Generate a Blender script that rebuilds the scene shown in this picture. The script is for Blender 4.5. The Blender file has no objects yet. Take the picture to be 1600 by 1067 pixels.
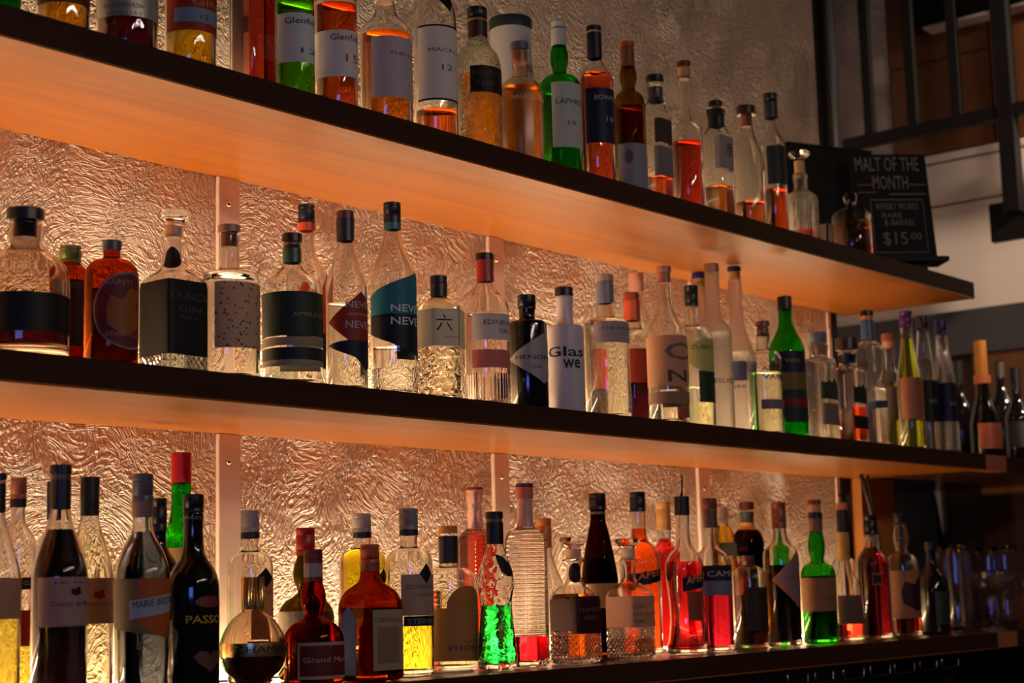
import bpy, bmesh, math, random
from mathutils import Vector, Matrix
random.seed(7)
D = bpy.data; SC = bpy.context.scene; COL = SC.collection
PI = math.pi

# ------------------------------------------------------------ camera
cam_d = D.cameras.new('camera'); cam = D.objects.new('camera', cam_d); COL.objects.link(cam)
cam_d.sensor_width = 36.0; cam_d.lens = 2625.77 / 1600 * 36
_r = Vector((0.640289, -0.767699, -0.025865)); _u = Vector((-0.096880, -0.114114, 0.988733)); _f = Vector((0.762000, 0.630569, 0.147441))
cam.matrix_world = Matrix(((_r.x, _u.x, -_f.x, 0), (_r.y, _u.y, -_f.y, -2.0), (_r.z, _u.z, -_f.z, 1.5), (0, 0, 0, 1)))
cam_d.clip_start = .05; cam_d.clip_end = 50
cam_d.dof.use_dof = True; cam_d.dof.focus_distance = 2.55; cam_d.dof.aperture_fstop = 5.6
SC.camera = cam
# ------------------------------------------------------------ colour, world, lights
SC.view_settings.view_transform = 'Standard'; SC.view_settings.look = 'None'
SC.view_settings.gamma = 1; SC.view_settings.exposure = .35; SC.view_settings.use_curve_mapping = False
w = D.worlds.new('world'); SC.world = w; w.use_nodes = True
w.node_tree.nodes['Background'].inputs[0].default_value = (.5, .42, .38, 1)
w.node_tree.nodes['Background'].inputs[1].default_value = .02
SC.cycles.max_bounces = 20; SC.cycles.transmission_bounces = 20; SC.cycles.transparent_max_bounces = 12
SC.cycles.diffuse_bounces = 4; SC.cycles.glossy_bounces = 6
SC.cycles.caustics_refractive = True; SC.cycles.caustics_reflective = False
SC.cycles.sample_clamp_indirect = 4; SC.cycles.sample_clamp_direct = 0; SC.cycles.blur_glossy = .5

def area(name, loc, target, sx, sy, power, col):
    l = D.lights.new(name, 'AREA'); l.shape = 'RECTANGLE'; l.size = sx; l.size_y = sy; l.energy = power; l.color = col
    o = D.objects.new(name, l); COL.objects.link(o); o.location = loc
    o.rotation_euler = (Vector(target) - Vector(loc)).to_track_quat('-Z', 'Y').to_euler()
    return o
for _k in range(7):
    _l = D.lights.new('pendant_lamp', 'POINT'); _l.energy = 7; _l.color = (1, .83, .74); _l.shadow_soft_size = .03
    _o = D.objects.new('pendant_lamp', _l); COL.objects.link(_o); _o.location = (.1 + .42 * _k, -3.9 + .12 * _k, 2.75)
area('blue_sign_light', (-.9, -2.3, 1.75), (1.8, -.2, 1.5), .9, .22, 4, (.12, .22, 1))
_l = D.lights.new('stair_spot', 'SPOT'); _l.energy = 270; _l.color = (1, .78, .6); _l.spot_size = math.radians(50); _l.spot_blend = .5; _l.shadow_soft_size = .06
_o = D.objects.new('stair_spot', _l); COL.objects.link(_o); _o.location = (4.1, -1.9, 3.3)
_o.rotation_euler = (Vector((4.6, .02, 2.5)) - Vector((4.1, -1.9, 3.3))).to_track_quat('-Z', 'Y').to_euler()

STRIP = (1.0, .70, .42); STRIP_E = 47.0

# ------------------------------------------------------------ helpers
def lin(c):
    return tuple(((v / 255) / 12.92 if v / 255 <= .04045 else ((v / 255 + .055) / 1.055) ** 2.4) for v in c[:3])
_mats = {}
def nt(name):
    m = D.materials.new(name); m.use_nodes = True; t = m.node_tree; t.nodes.clear()
    o = t.nodes.new('ShaderNodeOutputMaterial'); return m, t, o
def N(t, typ, **k):
    n = t.nodes.new('ShaderNode' + typ)
    for a, v in k.items():
        if a.startswith('i_'):
            key = a[2:]
            key = int(key) if key.isdigit() else key.replace('_', ' ')
            n.inputs[key].default_value = v
        else: setattr(n, a, v)
    return n
def rgba(c): return (c[0], c[1], c[2], 1)
def solid(name, col, rough=.45, metal=0, spec=.5, coat=0, bump=0, bscale=200):
    key = ('solid', name, col, rough, metal)
    if key in _mats: return _mats[key]
    m, t, o = nt(name)
    p = N(t, 'BsdfPrincipled'); p.inputs['Base Color'].default_value = rgba(col); p.inputs['Roughness'].default_value = rough
    p.inputs['Metallic'].default_value = metal; p.inputs['Specular IOR Level'].default_value = spec; p.inputs['Coat Weight'].default_value = coat
    tc = N(t, 'TexCoord'); nz = N(t, 'TexNoise'); nz.inputs['Scale'].default_value = bscale; t.links.new(tc.outputs['Object'], nz.inputs['Vector'])
    mr = N(t, 'MapRange'); mr.inputs['To Min'].default_value = max(0, rough - .08); mr.inputs['To Max'].default_value = min(1, rough + .08)
    t.links.new(nz.outputs['Fac'], mr.inputs['Value']); t.links.new(mr.outputs['Result'], p.inputs['Roughness'])
    if bump:
        b = N(t, 'Bump'); b.inputs['Strength'].default_value = bump; b.inputs['Distance'].default_value = .001
        t.links.new(nz.outputs['Fac'], b.inputs['Height']); t.links.new(b.outputs['Normal'], p.inputs['Normal'])
    t.links.new(p.outputs[0], o.inputs[0]); _mats[key] = m; return m

def paper(col, style=None):
    """printed paper: mostly diffuse, a little light comes through"""
    key = ('paper', col, style)
    if key in _mats: return _mats[key]
    m, t, o = nt('paper')
    c = lin(col)
    d = N(t, 'BsdfPrincipled'); d.inputs['Base Color'].default_value = rgba(c); d.inputs['Roughness'].default_value = .5
    d.inputs['Specular IOR Level'].default_value = .3
    tr = N(t, 'BsdfTranslucent'); tr.inputs['Color'].default_value = rgba(c)
    mx = N(t, 'MixShader'); mx.inputs[0].default_value = .22 if style != 'foil' else 0
    if style == 'foil': d.inputs['Metallic'].default_value = .6; d.inputs['Roughness'].default_value = .35
    if style == 'foil':
        tc = N(t, 'TexCoord'); nz = N(t, 'TexNoise'); nz.inputs['Scale'].default_value = 60; t.links.new(tc.outputs['Object'], nz.inputs['Vector'])
        b = N(t, 'Bump'); b.inputs['Strength'].default_value = .4; b.inputs['Distance'].default_value = .002
        t.links.new(nz.outputs['Fac'], b.inputs['Height']); t.links.new(b.outputs['Normal'], d.inputs['Normal'])
    if style == 'dots':
        tc = N(t, 'TexCoord'); v = N(t, 'TexVoronoi'); v.inputs['Scale'].default_value = 170; t.links.new(tc.outputs['Object'], v.inputs['Vector'])
        r = N(t, 'ValToRGB'); r.color_ramp.elements[0].position = .28; r.color_ramp.elements[0].color = (0, 0, 0, 1); r.color_ramp.elements[1].position = .33; r.color_ramp.elements[1].color = (1, 1, 1, 1)
        t.links.new(v.outputs['Distance'], r.inputs[0])
        rc = N(t, 'ValToRGB'); rc.color_ramp.interpolation = 'CONSTANT'
        rc.color_ramp.elements[0].color = (.03, .02, .015, 1); rc.color_ramp.elements[1].position = .35; rc.color_ramp.elements[1].color = (.35, .08, .03, 1)
        e = rc.color_ramp.elements.new(.7); e.color = rgba(c)
        t.links.new(v.outputs['Color'], rc.inputs[0])
        mc = N(t, 'MixRGB'); mc.inputs[2].default_value = rgba(c); t.links.new(r.outputs[0], mc.inputs[0]); t.links.new(rc.outputs[0], mc.inputs[1])
        t.links.new(mc.outputs[0], d.inputs['Base Color']); t.links.new(mc.outputs[0], tr.inputs['Color'])
    t.links.new(d.outputs[0], mx.inputs[1]); t.links.new(tr.outputs[0], mx.inputs[2]); t.links.new(mx.outputs[0], o.inputs[0])
    _mats[key] = m; return m

GL = {  # name: (tint, roughness, bump kind)
 'clear': ((.985, .985, .975), 0, None), 'green': ((.32, .78, .25), 0, None), 'greenbumpy': ((.30, .88, .20), 0, 'pebble'),
 'greenlight': ((.66, .82, .35), 0, None), 'amber': ((.74, .38, .15), 0, None), 'amberdeep': ((.66, .30, .10), 0, None), 'olive': ((.42, .36, .12), 0, None),
 'olivelight': ((.66, .55, .24), 0, None), 'brown': ((.30, .14, .05), 0, None), 'frost': ((.95, .93, .92), .38, None), 'frostlight': ((.98, .90, .82), .2, None),
 'smoke': ((.7, .7, .72), 0, None), 'smokelight': ((.86, .80, .74), 0, None), 'redglass': ((.62, .18, .09), 0, None),
 'ribs': ((.985, .985, .97), 0, 'ribs'), 'ribbase': ((.985, .97, .95), 0, 'ribbase'), 'ribs_h': ((.985, .97, .96), 0, 'ribs_h'), 'cut': ((.985, .98, .97), 0, 'cut'), 'cutclear': ((.985, .98, .97), 0, 'cut'),
 'pebble': ((.98, .98, .96), 0, 'pebble'), 'studs': ((.985, .985, .97), 0, 'studs'), 'flowers': ((.985, .98, .93), 0, 'flowers'), 'letters': ((.985, .98, .95), 0, 'letters'), 'engrave': ((.97, .98, .95), 0, 'engrave'),
}
def glass(kind):
    key = ('glass', kind)
    if key in _mats: return _mats[key]
    if kind == 'black': m = solid('black_glass', (.006, .005, .005), .08, 0, .6); _mats[key] = m; return m
    if kind == 'white': m = solid('white_coated_glass', (.62, .56, .56), .3); _mats[key] = m; return m
    col, rough, bk = GL[kind]
    m, t, o = nt('glass')
    g = N(t, 'BsdfGlass'); g.inputs['Color'].default_value = rgba(col); g.inputs['Roughness'].default_value = rough; g.inputs['IOR'].default_value = 1.47
    if bk:
        tc = N(t, 'TexCoord'); sep = N(t, 'SeparateXYZ'); t.links.new(tc.outputs['Object'], sep.inputs[0])
        ang = N(t, 'Math', operation='ARCTAN2'); t.links.new(sep.outputs['Y'], ang.inputs[0]); t.links.new(sep.outputs['X'], ang.inputs[1])
        def math_(op, a, b=None, v=None):
            n = N(t, 'Math', operation=op)
            t.links.new(a, n.inputs[0])
            if b is not None: t.links.new(b, n.inputs[1])
            if v is not None: n.inputs[1].default_value = v
            return n.outputs[0]
        b = N(t, 'Bump'); b.inputs['Distance'].default_value = .0015; b.inputs['Strength'].default_value = .8
        zlow = lambda zt: math_('LESS_THAN', sep.outputs['Z'], v=zt)
        if bk in ('ribs', 'ribbase'):
            h = math_('SINE', math_('MULTIPLY', ang.outputs[0], v=38))
            if bk == 'ribbase': h = math_('MULTIPLY', h, zlow(.055))
        elif bk == 'ribs_h':
            h = math_('SINE', math_('MULTIPLY', sep.outputs['Z'], v=900)); h = math_('MULTIPLY', h, math_('GREATER_THAN', sep.outputs['Z'], v=.05))
        elif bk == 'cut':
            a1 = math_('MULTIPLY', ang.outputs[0], v=14); z1 = math_('MULTIPLY', sep.outputs['Z'], v=300)
            h1 = math_('ABSOLUTE', math_('SINE', math_('ADD', a1, z1))); h2 = math_('ABSOLUTE', math_('SINE', math_('SUBTRACT', a1, z1)))
            h = math_('MULTIPLY', math_('MINIMUM', h1, h2), zlow(.06)); b.inputs['Distance'].default_value = .0022
        elif bk == 'studs':
            v = N(t, 'TexVoronoi'); v.inputs['Scale'].default_value = 260; t.links.new(tc.outputs['Object'], v.inputs['Vector']); h = math_('MULTIPLY', v.outputs['Distance'], zlow(.045))
        elif bk == 'flowers':
            v = N(t, 'TexVoronoi'); v.inputs['Scale'].default_value = 75; v.feature = 'SMOOTH_F1'; t.links.new(tc.outputs['Object'], v.inputs['Vector'])
            h = math_('MULTIPLY', math_('SINE', math_('MULTIPLY', v.outputs['Distance'], v=16)), zlow(.085)); b.inputs['Distance'].default_value = .0012
        elif bk == 'letters':
            v = N(t, 'TexVoronoi'); v.inputs['Scale'].default_value = 150; v.distance = 'CHEBYCHEV'; v.inputs['Randomness'].default_value = .55
            t.links.new(tc.outputs['Object'], v.inputs['Vector']); h = math_('MULTIPLY', math_('GREATER_THAN', v.outputs['Distance'], v=.4), zlow(.12))
        elif bk == 'engrave':
            nz = N(t, 'TexNoise'); nz.inputs['Scale'].default_value = 45; nz.inputs['Distortion'].default_value = 2.5; t.links.new(tc.outputs['Object'], nz.inputs['Vector'])
            h = math_('SINE', math_('MULTIPLY', nz.outputs['Fac'], v=40)); b.inputs['Distance'].default_value = .0003
        else:
            v = N(t, 'TexVoronoi'); v.inputs['Scale'].default_value = 110; v.feature = 'SMOOTH_F1'; t.links.new(tc.outputs['Object'], v.inputs['Vector']); h = v.outputs['Distance']; b.inputs['Distance'].default_value = .003
        t.links.new(h, b.inputs['Height']); t.links.new(b.outputs['Normal'], g.inputs['Normal'])
    t.links.new(g.outputs[0], o.inputs[0]); _mats[key] = m; return m
def liquid(col):
    key = ('liq', col)
    if key in _mats: return _mats[key]
    m, t, o = nt('liquor'); c = lin(col)
    c = tuple(min(1, v / k) ** .5 for v, k in zip(c, (1.0, .64, .36)))
    g = N(t, 'BsdfGlass'); g.inputs['Color'].default_value = rgba(c); g.inputs['Roughness'].default_value = 0; g.inputs['IOR'].default_value = 1.34
    t.links.new(g.outputs[0], o.inputs[0]); _mats[key] = m; return m
def capmat(c):
    if c == 'clear': return glass('clear')
    if c == 'smoke': return glass('smoke')
    if c == 'goldribs': return solid('gold_metal', (.75, .45, .12), .22, 1)
    return solid('cap', lin(c), .35, 0, .5)
INK = {}
def ink(c):
    return solid('ink', lin(c), .5, 0, .3)

def mobj(name, bm, mat, parent=None, smooth=True, loc=(0, 0, 0)):
    me = D.meshes.new(name); bm.to_mesh(me); bm.free()
    if mat is not None: me.materials.append(mat)
    if smooth:
        for p in me.polygons: p.use_smooth = True
    o = D.objects.new(name, me); COL.objects.link(o); o.location = loc
    if parent is not None: o.parent = parent
    return o
def sharp(o, ang=35):
    me = o.data
    try: me.set_sharp_from_angle(angle=math.radians(ang))
    except Exception: pass
    return o
def bx(bm, x0, x1, y0, y1, z0, z1):
    v = [bm.verts.new((x, y, z)) for x in (x0, x1) for y in (y0, y1) for z in (z0, z1)]
    for f in ((0, 1, 3, 2), (4, 6, 7, 5), (0, 4, 5, 1), (2, 3, 7, 6), (0, 2, 6, 4), (1, 5, 7, 3)): bm.faces.new([v[i] for i in f])
def box(name, x0, x1, y0, y1, z0, z1, mat, parent=None, bevel=0):
    bm = bmesh.new(); bx(bm, x0, x1, y0, y1, z0, z1)
    bmesh.ops.recalc_face_normals(bm, faces=bm.faces)
    if bevel: bmesh.ops.bevel(bm, geom=bm.edges[:], offset=bevel, segments=2, affect='EDGES')
    return mobj(name, bm, mat, parent, smooth=False)
def tag(o, label=None, cat=None, kind=None, group=None):
    if label: o['label'] = label
    if cat: o['category'] = cat
    if kind: o['kind'] = kind
    if group: o['group'] = group
    return o
def empty(name, loc=(0, 0, 0), rz=0):
    o = D.objects.new(name, None); COL.objects.link(o); o.location = loc; o.rotation_euler = (0, 0, rz); o.empty_display_size = .05; return o
def tube(pts, r, seg=10):
    bm = bmesh.new(); rings = []
    P = [Vector(p) for p in pts]
    for i, p in enumerate(P):
        d = (P[min(i + 1, len(P) - 1)] - P[max(i - 1, 0)]).normalized()
        a = d.orthogonal().normalized() if i == 0 else (rings_a - d * rings_a.dot(d)).normalized()
        rings_a = a; b_ = d.cross(a)
        rings.append([bm.verts.new(p + (a * math.cos(2 * PI * k / seg) + b_ * math.sin(2 * PI * k / seg)) * r) for k in range(seg)])
    for A, B in zip(rings, rings[1:]):
        for k in range(seg): bm.faces.new((A[k], A[(k + 1) % seg], B[(k + 1) % seg], B[k]))
    bm.faces.new(rings[0][::-1]); bm.faces.new(rings[-1]); bmesh.ops.recalc_face_normals(bm, faces=bm.faces)
    return bm

# ------------------------------------------------------------ cross sections
def rho(th, r, R, sh):
    """radius at angle th for a body whose nominal radius there is r"""
    if sh == 'sq':
        t = max(0, min(1, (r / R - .5) / .3)); n = 2 + 10 * t * t
        return r / (abs(math.cos(th)) ** n + abs(math.sin(th)) ** n) ** (1 / n)
    if sh == 'tri':
        return r * (1 + .05 * math.cos(3 * (th + PI / 2)))
    if sh == 'hex':
        t = max(0, min(1, (r / R - .5) / .3)); a = ((th + PI / 6) % (PI / 3)) - PI / 6
        return r * (1 - t + t * .96 / max(math.cos(a), .87))
    return r
def angles(sh):
    if sh == 'sq':
        out = []
        for q in range(4):
            for k in (-41, -34, -26, -16, -6, 6, 16, 26, 34, 41): out.append(math.radians(q * 90 + k))
            out.append(math.radians(q * 90 + 45))
        return [a % (2 * PI) for a in out]
    return [2 * PI * k / 40 for k in range(40)]
def shell(bm, prof, R, sh, flip=False, cap0=False, cap1=False):
    A = angles(sh); rings = []
    for r, z in prof:
        if r < 1e-5: rings.append([bm.verts.new((0, 0, z))])
        else: rings.append([bm.verts.new((rho(a, r, R, sh) * math.cos(a), rho(a, r, R, sh) * math.sin(a), z)) for a in A])
    n = len(A)
    for P_, Q in zip(rings, rings[1:]):
        for k in range(n):
            k2 = (k + 1) % n
            if len(P_) == 1 and len(Q) == 1: continue
            if len(P_) == 1: f = (P_[0], Q[k], Q[k2])
            elif len(Q) == 1: f = (P_[k], Q[0], P_[k2])
            else: f = (P_[k], Q[k], Q[k2], P_[k2])
            bm.faces.new(f)
    return rings
def smooth_prof(pts, sub=5):
    """Catmull-Rom through the (r, z) points, top to bottom"""
    out = []; n = len(pts)
    for i in range(n - 1):
        p0 = pts[max(i - 1, 0)]; p1 = pts[i]; p2 = pts[i + 1]; p3 = pts[min(i + 2, n - 1)]
        d1 = math.hypot(p2[0] - p1[0], p2[1] - p1[1]) + 1e-9
        da = math.hypot(p1[0] - p0[0], p1[1] - p0[1]) + 1e-9; db = math.hypot(p3[0] - p2[0], p3[1] - p2[1]) + 1e-9
        m1 = [(p2[k] - p1[k]) / d1 * .5 + ((p1[k] - p0[k]) / da * .5 if i > 0 else (p2[k] - p1[k]) / d1 * .5) for k in (0, 1)]
        m2 = [(p2[k] - p1[k]) / d1 * .5 + ((p3[k] - p2[k]) / db * .5 if i < n - 2 else (p2[k] - p1[k]) / d1 * .5) for k in (0, 1)]
        for s in range(sub):
            t = s / sub; t2 = t * t; t3 = t2 * t
            h = (2 * t3 - 3 * t2 + 1, t3 - 2 * t2 + t, -2 * t3 + 3 * t2, t3 - t2)
            out.append(tuple(h[0] * p1[k] + h[1] * d1 * m1[k] + h[2] * p2[k] + h[3] * d1 * m2[k] for k in (0, 1)))
    out.append(tuple(pts[-1]))
    return out
def prof_r(prof, z):
    if z >= prof[0][1]: return prof[0][0]
    for (a, za), (b, zb) in zip(prof, prof[1:]):
        if zb <= z <= za: return a + (b - a) * (za - z) / (za - zb + 1e-9)
    return prof[-1][0]

class Body:
    def __init__(s, prof, R, sh): s.p = prof; s.R = R; s.sh = sh
    def at(s, u, z, Rm, off):
        r = prof_r(s.p, z)
        if s.sh == 'sq' :
            side = 0; uu = u
            while uu > Rm: uu -= 2 * Rm; side += 1
            while uu < -Rm: uu += 2 * Rm; side -= 1
            th = math.atan2(-Rm, uu) + side * PI / 2
        else: th = -PI / 2 + u / Rm
        q = rho(th, r, s.R, s.sh) + off
        return Vector((q * math.cos(th), q * math.sin(th), z))

def poly_for(shape):
    if shape == 'diam' or shape == 'diamond': return [(0, -1), (1, 0), (0, 1), (-1, 0)]
    if shape in ('oval', 'disc'): return [(math.cos(a * PI / 16), math.sin(a * PI / 16)) for a in range(32)]
    if shape == 'tri': return [(-1, 1), (1, 1), (.3, -1)]
    if shape == 'peak': return [(-1, -1), (1, -1), (1, .1), (.3, 1), (-.1, .3), (-.5, .6), (-1, -.2)]
    if shape == 'mount': return [(-1, .3), (-.7, .45), (-.3, .55), (.1, .5), (.4, .75), (1, .4), (1, -.2), (.15, -1), (-.2, -.35), (-.7, 0)]
    if shape == 'slantup': return [(-1, -1), (1, -1), (1, .8), (.25, 1), (-1, -.1)]
    if shape == 'slantdn': return [(-1, 1), (1, 1), (1, -.8), (.35, -1), (-1, .25)]
    if shape == 'slantlow': return [(-1, 1), (1, 1), (1, -.3), (.3, -1), (-1, -.55)]
    if shape == 'tiltup' or shape == 'tilt': return [(-1, -1), (1, -.3), (1, 1), (-1, .35)]
    if shape == 'heart': return [(0, -1), (.7, -.1), (.95, .4), (.6, .9), (.15, .8), (0, .5), (-.15, .8), (-.6, .9), (-.95, .4), (-.7, -.1)]
    if shape == 'blotch': return [(-.9, -.6), (-.2, -1), (.6, -.7), (.9, -.2), (.5, .2), (.8, .8), (.1, .9), (-.3, .4), (-.8, .6), (-1, 0)]
    if shape == 'leaf': return [(-1, -1), (1, -1), (1, .6), (.5, .5), (.3, 1), (0, .55), (-.3, .9), (-.5, .5), (-1, .6)]
    if shape == 'tag': return [(-1, 1), (-.2, .8), (.5, .2), (1, -.3), (.8, -.9), (.1, -1), (-.5, -.6), (-.7, .1)]
    if shape == 'arch': return [(-1, -1), (1, -1), (1, .6), (.7, .85), (0, 1), (-.7, .85), (-1, .6)]
    if shape == 'halfmoon': return [(-1, -1)] + [(math.cos(PI - a * PI / 12), -1 + 2 * math.sin(PI - a * PI / 12)) for a in range(1, 12)] + [(1, -1)]
    return [(-1, -1), (1, -1), (1, 1), (-1, 1)]
def wrap_patch(body, pts, z0, z1, u0, u1, off, step=.004):
    bm = bmesh.new(); um, uh = (u0 + u1) / 2, (u1 - u0) / 2; zm, zh = (z0 + z1) / 2, (z1 - z0) / 2
    f = bm.faces.new([bm.verts.new((um + s * uh, zm + t_ * zh, 0)) for s, t_ in pts])
    for k in range(1, int((u1 - u0) / step) + 1):
        bmesh.ops.bisect_plane(bm, geom=bm.verts[:] + bm.edges[:] + bm.faces[:], plane_co=(u0 + k * step, 0, 0), plane_no=(1, 0, 0))
    nz = max(1, int((z1 - z0) / .008))
    for k in range(1, nz):
        bmesh.ops.bisect_plane(bm, geom=bm.verts[:] + bm.edges[:] + bm.faces[:], plane_co=(0, z0 + (z1 - z0) * k / nz, 0), plane_no=(0, 1, 0))
    Rm = prof_r(body.p, zm)
    if body.sh == 'sq':
        for c_ in (-Rm, Rm):
            for dd in (-.0035, 0, .0035):
                bmesh.ops.bisect_plane(bm, geom=bm.verts[:] + bm.edges[:] + bm.faces[:], plane_co=(c_ + dd, 0, 0), plane_no=(1, 0, 0))
    for v in bm.verts: v.co = body.at(v.co.x, v.co.y, Rm, off)
    return bm
_txt = {}
def text_mesh(s, bold=0):
    """glyph triangles normalised to a unit box"""
    if (s, bold) in _txt: return _txt[(s, bold)]
    cu = D.curves.new('lettering', 'FONT'); cu.body = s; cu.size = 1; cu.resolution_u = 2; cu.offset = bold
    to = D.objects.new('lettering', cu); me = D.meshes.new_from_object(to)
    D.objects.remove(to); D.curves.remove(cu)
    vs = [v.co.copy() for v in me.vertices]; fs = [tuple(p.vertices) for p in me.polygons]
    x0 = min(v.x for v in vs); x1 = max(v.x for v in vs); y0 = min(v.y for v in vs); y1 = max(v.y for v in vs)
    D.meshes.remove(me)
    _txt[(s, bold)] = ([((v.x - x0) / (x1 - x0), (v.y - y0) / (y1 - y0)) for v in vs], fs); return _txt[(s, bold)]
def text_obj(s, fn, mat, parent, cuts=0, bold=0):
    vs, fs = text_mesh(s, bold); bm = bmesh.new(); V = [bm.verts.new((x, y, 0)) for x, y in vs]
    for f in fs:
        try: bm.faces.new([V[i] for i in f])
        except ValueError: pass
    for k in range(1, cuts):
        bmesh.ops.bisect_plane(bm, geom=bm.verts[:] + bm.edges[:] + bm.faces[:], plane_co=(k / cuts, 0, 0), plane_no=(1, 0, 0))
    for v in bm.verts: v.co = fn(v.co.x, v.co.y)
    return mobj('lettering', bm, mat, parent, smooth=False)

SHELF = {'T': 2.19836, 'M': 1.79026, 'B': 1.37923}
SLEEVES = {'capsule', 'collar', 'neck_band', 'ring', 'neck_label', 'foil_skirt', 'foil'}
CATS = {'decanter': 'decanter', 'whisky_tube': 'tube', 'tea_light_glass': 'candle glass'}
def make_bottle(b):
    z0 = SHELF[b['s']]
    root = empty(b['n'], (b['x'], b['y'], z0 + .0004))
    tag(root, b['l'], CATS.get(b['n'], 'bottle'))
    R = b['R']; sh = b['sh']
    if b['g'] == 'tube':
        h = b['h']
        body = Body([(R, h - .02), (R, 0)], R, 'round')
        bm = bmesh.new(); shell(bm, [(0, h - .021), (R, h - .021), (R, .001), (0, 0)], R, 'round'); sharp(mobj('tube_body', bm, paper((205, 200, 200)), root))
        bm = bmesh.new(); shell(bm, [(0, h), (R, h), (R + .0012, h - .002), (R + .0012, h - .02), (0, h - .02)], R, 'round'); sharp(mobj('lid', bm, solid('green_lid', lin((40, 55, 48)), .4), root))
        bm = bmesh.new(); shell(bm, [(R + .0008, .03), (R + .0008, .008)], R, 'round'); lb = mobj('band', bm, solid('green_lid', lin((40, 55, 48)), .4), root)
        zt = h - .105; text_obj('LAPHROAIG', lambda x, y: body.at(-.032 + x * .064, zt + y * .015, R, .0006), ink((30, 30, 30)), root.children[0]); return root
    if b['g'] == 'cube':
        h = b['h']; s_ = R
        bm = bmesh.new(); bx(bm, -s_, s_, -s_, s_, 0, .006)
        for a in ((-s_, -s_ + .003, -s_, s_), (s_ - .003, s_, -s_, s_), (-s_, s_, -s_, -s_ + .003), (-s_, s_, s_ - .003, s_)): bx(bm, *a, .005, h)
        mobj('glass_cup', bm, glass('frost'), root, smooth=False)
        bm = bmesh.new(); shell(bm, [(0, .02), (.009, .02), (.009, .0065), (0, .0065)], .009, 'round'); sharp(mobj('tea_light', bm, solid('wax', (.85, .8, .7), .5), root)); return root
    P0 = smooth_prof([tuple(p) for p in b['p']])
    rb, zb = P0[-1]
    cr = min(.005, rb * .2)
    if b.get('nb'): outer = P0 + [(rb * .92, max(.001, zb - .006)), (rb * .8, .0), (0, .0)] if zb > .002 else P0 + [(0, P0[-1][1])]
    else:
        zc = max(cr + .002, .001)
        P0 = [p for p in P0 if p[1] > zc] or P0
        outer = P0 + [(rb, zc), (rb - cr * .13, zc - cr * .5), (rb - cr * .5, zc - cr * .87 ), (rb - cr, .0008), (rb - cr - .003, 0), (0, .0)]
    opaque = b['g'] in ('black', 'white')
    bm = bmesh.new()
    if opaque:
        shell(bm, [(0, outer[0][1])] + outer, R, sh); mobj('glass_body', bm, glass(b['g']), root)
    else:
        th = .0022; zi = b.get('bh', .009)
        inner = [(max(r - th, r * .55), z) for r, z in P0 if z > zi + .006]
        rl = inner[-1][0]
        inner += [(rl, zi + .005), (rl - .0015, zi + .0015), (rl - .005, zi), (0, zi)]
        shell(bm, outer, R, sh); 
        shell(bm, inner[::-1], R, sh)
        # close the mouth
        bm.verts.ensure_lookup_table()
        A = angles(sh); n = len(A)
        top_o = bm.verts[:n]; top_i = bm.verts[-n:]
        for k in range(n): bm.faces.new((top_o[k], top_o[(k + 1) % n], top_i[(k + 1) % n], top_i[k]))
        bmesh.ops.recalc_face_normals(bm, faces=bm.faces)
        g = mobj('glass_body', bm, glass(b['g']), root); sharp(g, 50)
        if b.get('q'):
            zl, col = b['q']; e = -.0003
            zl = min(zl, inner[0][1] - .004)
            lp = [(r + e, z) for r, z in inner if z < zl]
            rt = prof_r([(r, z) for r, z in inner], zl) + e
            lp = [(0, zl), (rt - .001, zl), (rt, zl - .0002)] + lp[:-1] + [(0, inner[-1][1] - e)]
            lp = [lp[0]] + [p for p in lp[1:-1] if p[1] <= zl] + [lp[-1]]
            lp = [(r, z + .0003 if z < zi + .004 else z) for r, z in lp]
            bm = bmesh.new(); shell(bm, lp, R, sh); bmesh.ops.recalc_face_normals(bm, faces=bm.faces); sharp(mobj('liquor', bm, liquid(col), root), 60)
    body = Body(P0, R, sh)
    for nm, zt, zb_, r, col in b['c']:
        if zt < zb_: zt, zb_ = zb_, zt
        bm = bmesh.new()
        if nm == 'square_cap':
            bx(bm, -r, r, -r, r, zb_, zt); bmesh.ops.recalc_face_normals(bm, faces=bm.faces); bmesh.ops.bevel(bm, geom=bm.edges[:], offset=.0015, segments=2, affect='EDGES')
            o = mobj(nm, bm, capmat(col), root, smooth=False)
            if b.get('ct'): text_obj(b['ct'], lambda x, y: Vector((-r * .75 + x * r * 1.5, -r - .0004, (zt + zb_) / 2 - .004 + y * .008)), ink((205, 75, 45)), o)
            continue
        if nm == 'spout':
            mobj(nm, tube([(0, 0, zb_ - .005), (0, 0, zb_ + (zt - zb_) * .35), (-.004, -.004, zb_ + (zt - zb_) * .7), (-.012, -.010, zt)], .0028), solid('steel', (.35, .33, .32), .25, 1), root); continue
        gl = col in ('clear', 'smoke')
        if gl:
            hh = zt - zb_; e = .0012
            pr = [(0, zt), (r * .93, zt), (r, zt - hh * .12), (r, zt - hh * .38), (r * .80, zt - hh * .5), (r * .84, zt - hh * .62), (r * .6, zt - hh * .8), (r * .52, zb_ + .0005), (0, zb_ + .0005)]
            if nm == 'stopper' and b['x'] > 3.1: pr = [(0, zt), (r * .7, zt), (r * .95, zt - hh * .2), (r, zt - hh * .5), (r * .85, zb_ + .001), (0, zb_ + .001)]
        elif nm in SLEEVES and not opaque:
            zz = [zt + (zb_ - zt) * k / 5 for k in range(6)]
            ro = [max(r, prof_r(P0, z) + .0006) for z in zz]
            ri = [max(q - .0005, .001) for q in ro]
            pr = [(ri[0] * .6 if nm in ('foil',) else ri[0], zt)] + list(zip(ro, zz)) + [(ri[-1], zb_)] + list(zip(ri[::-1], zz[::-1]))
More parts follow.
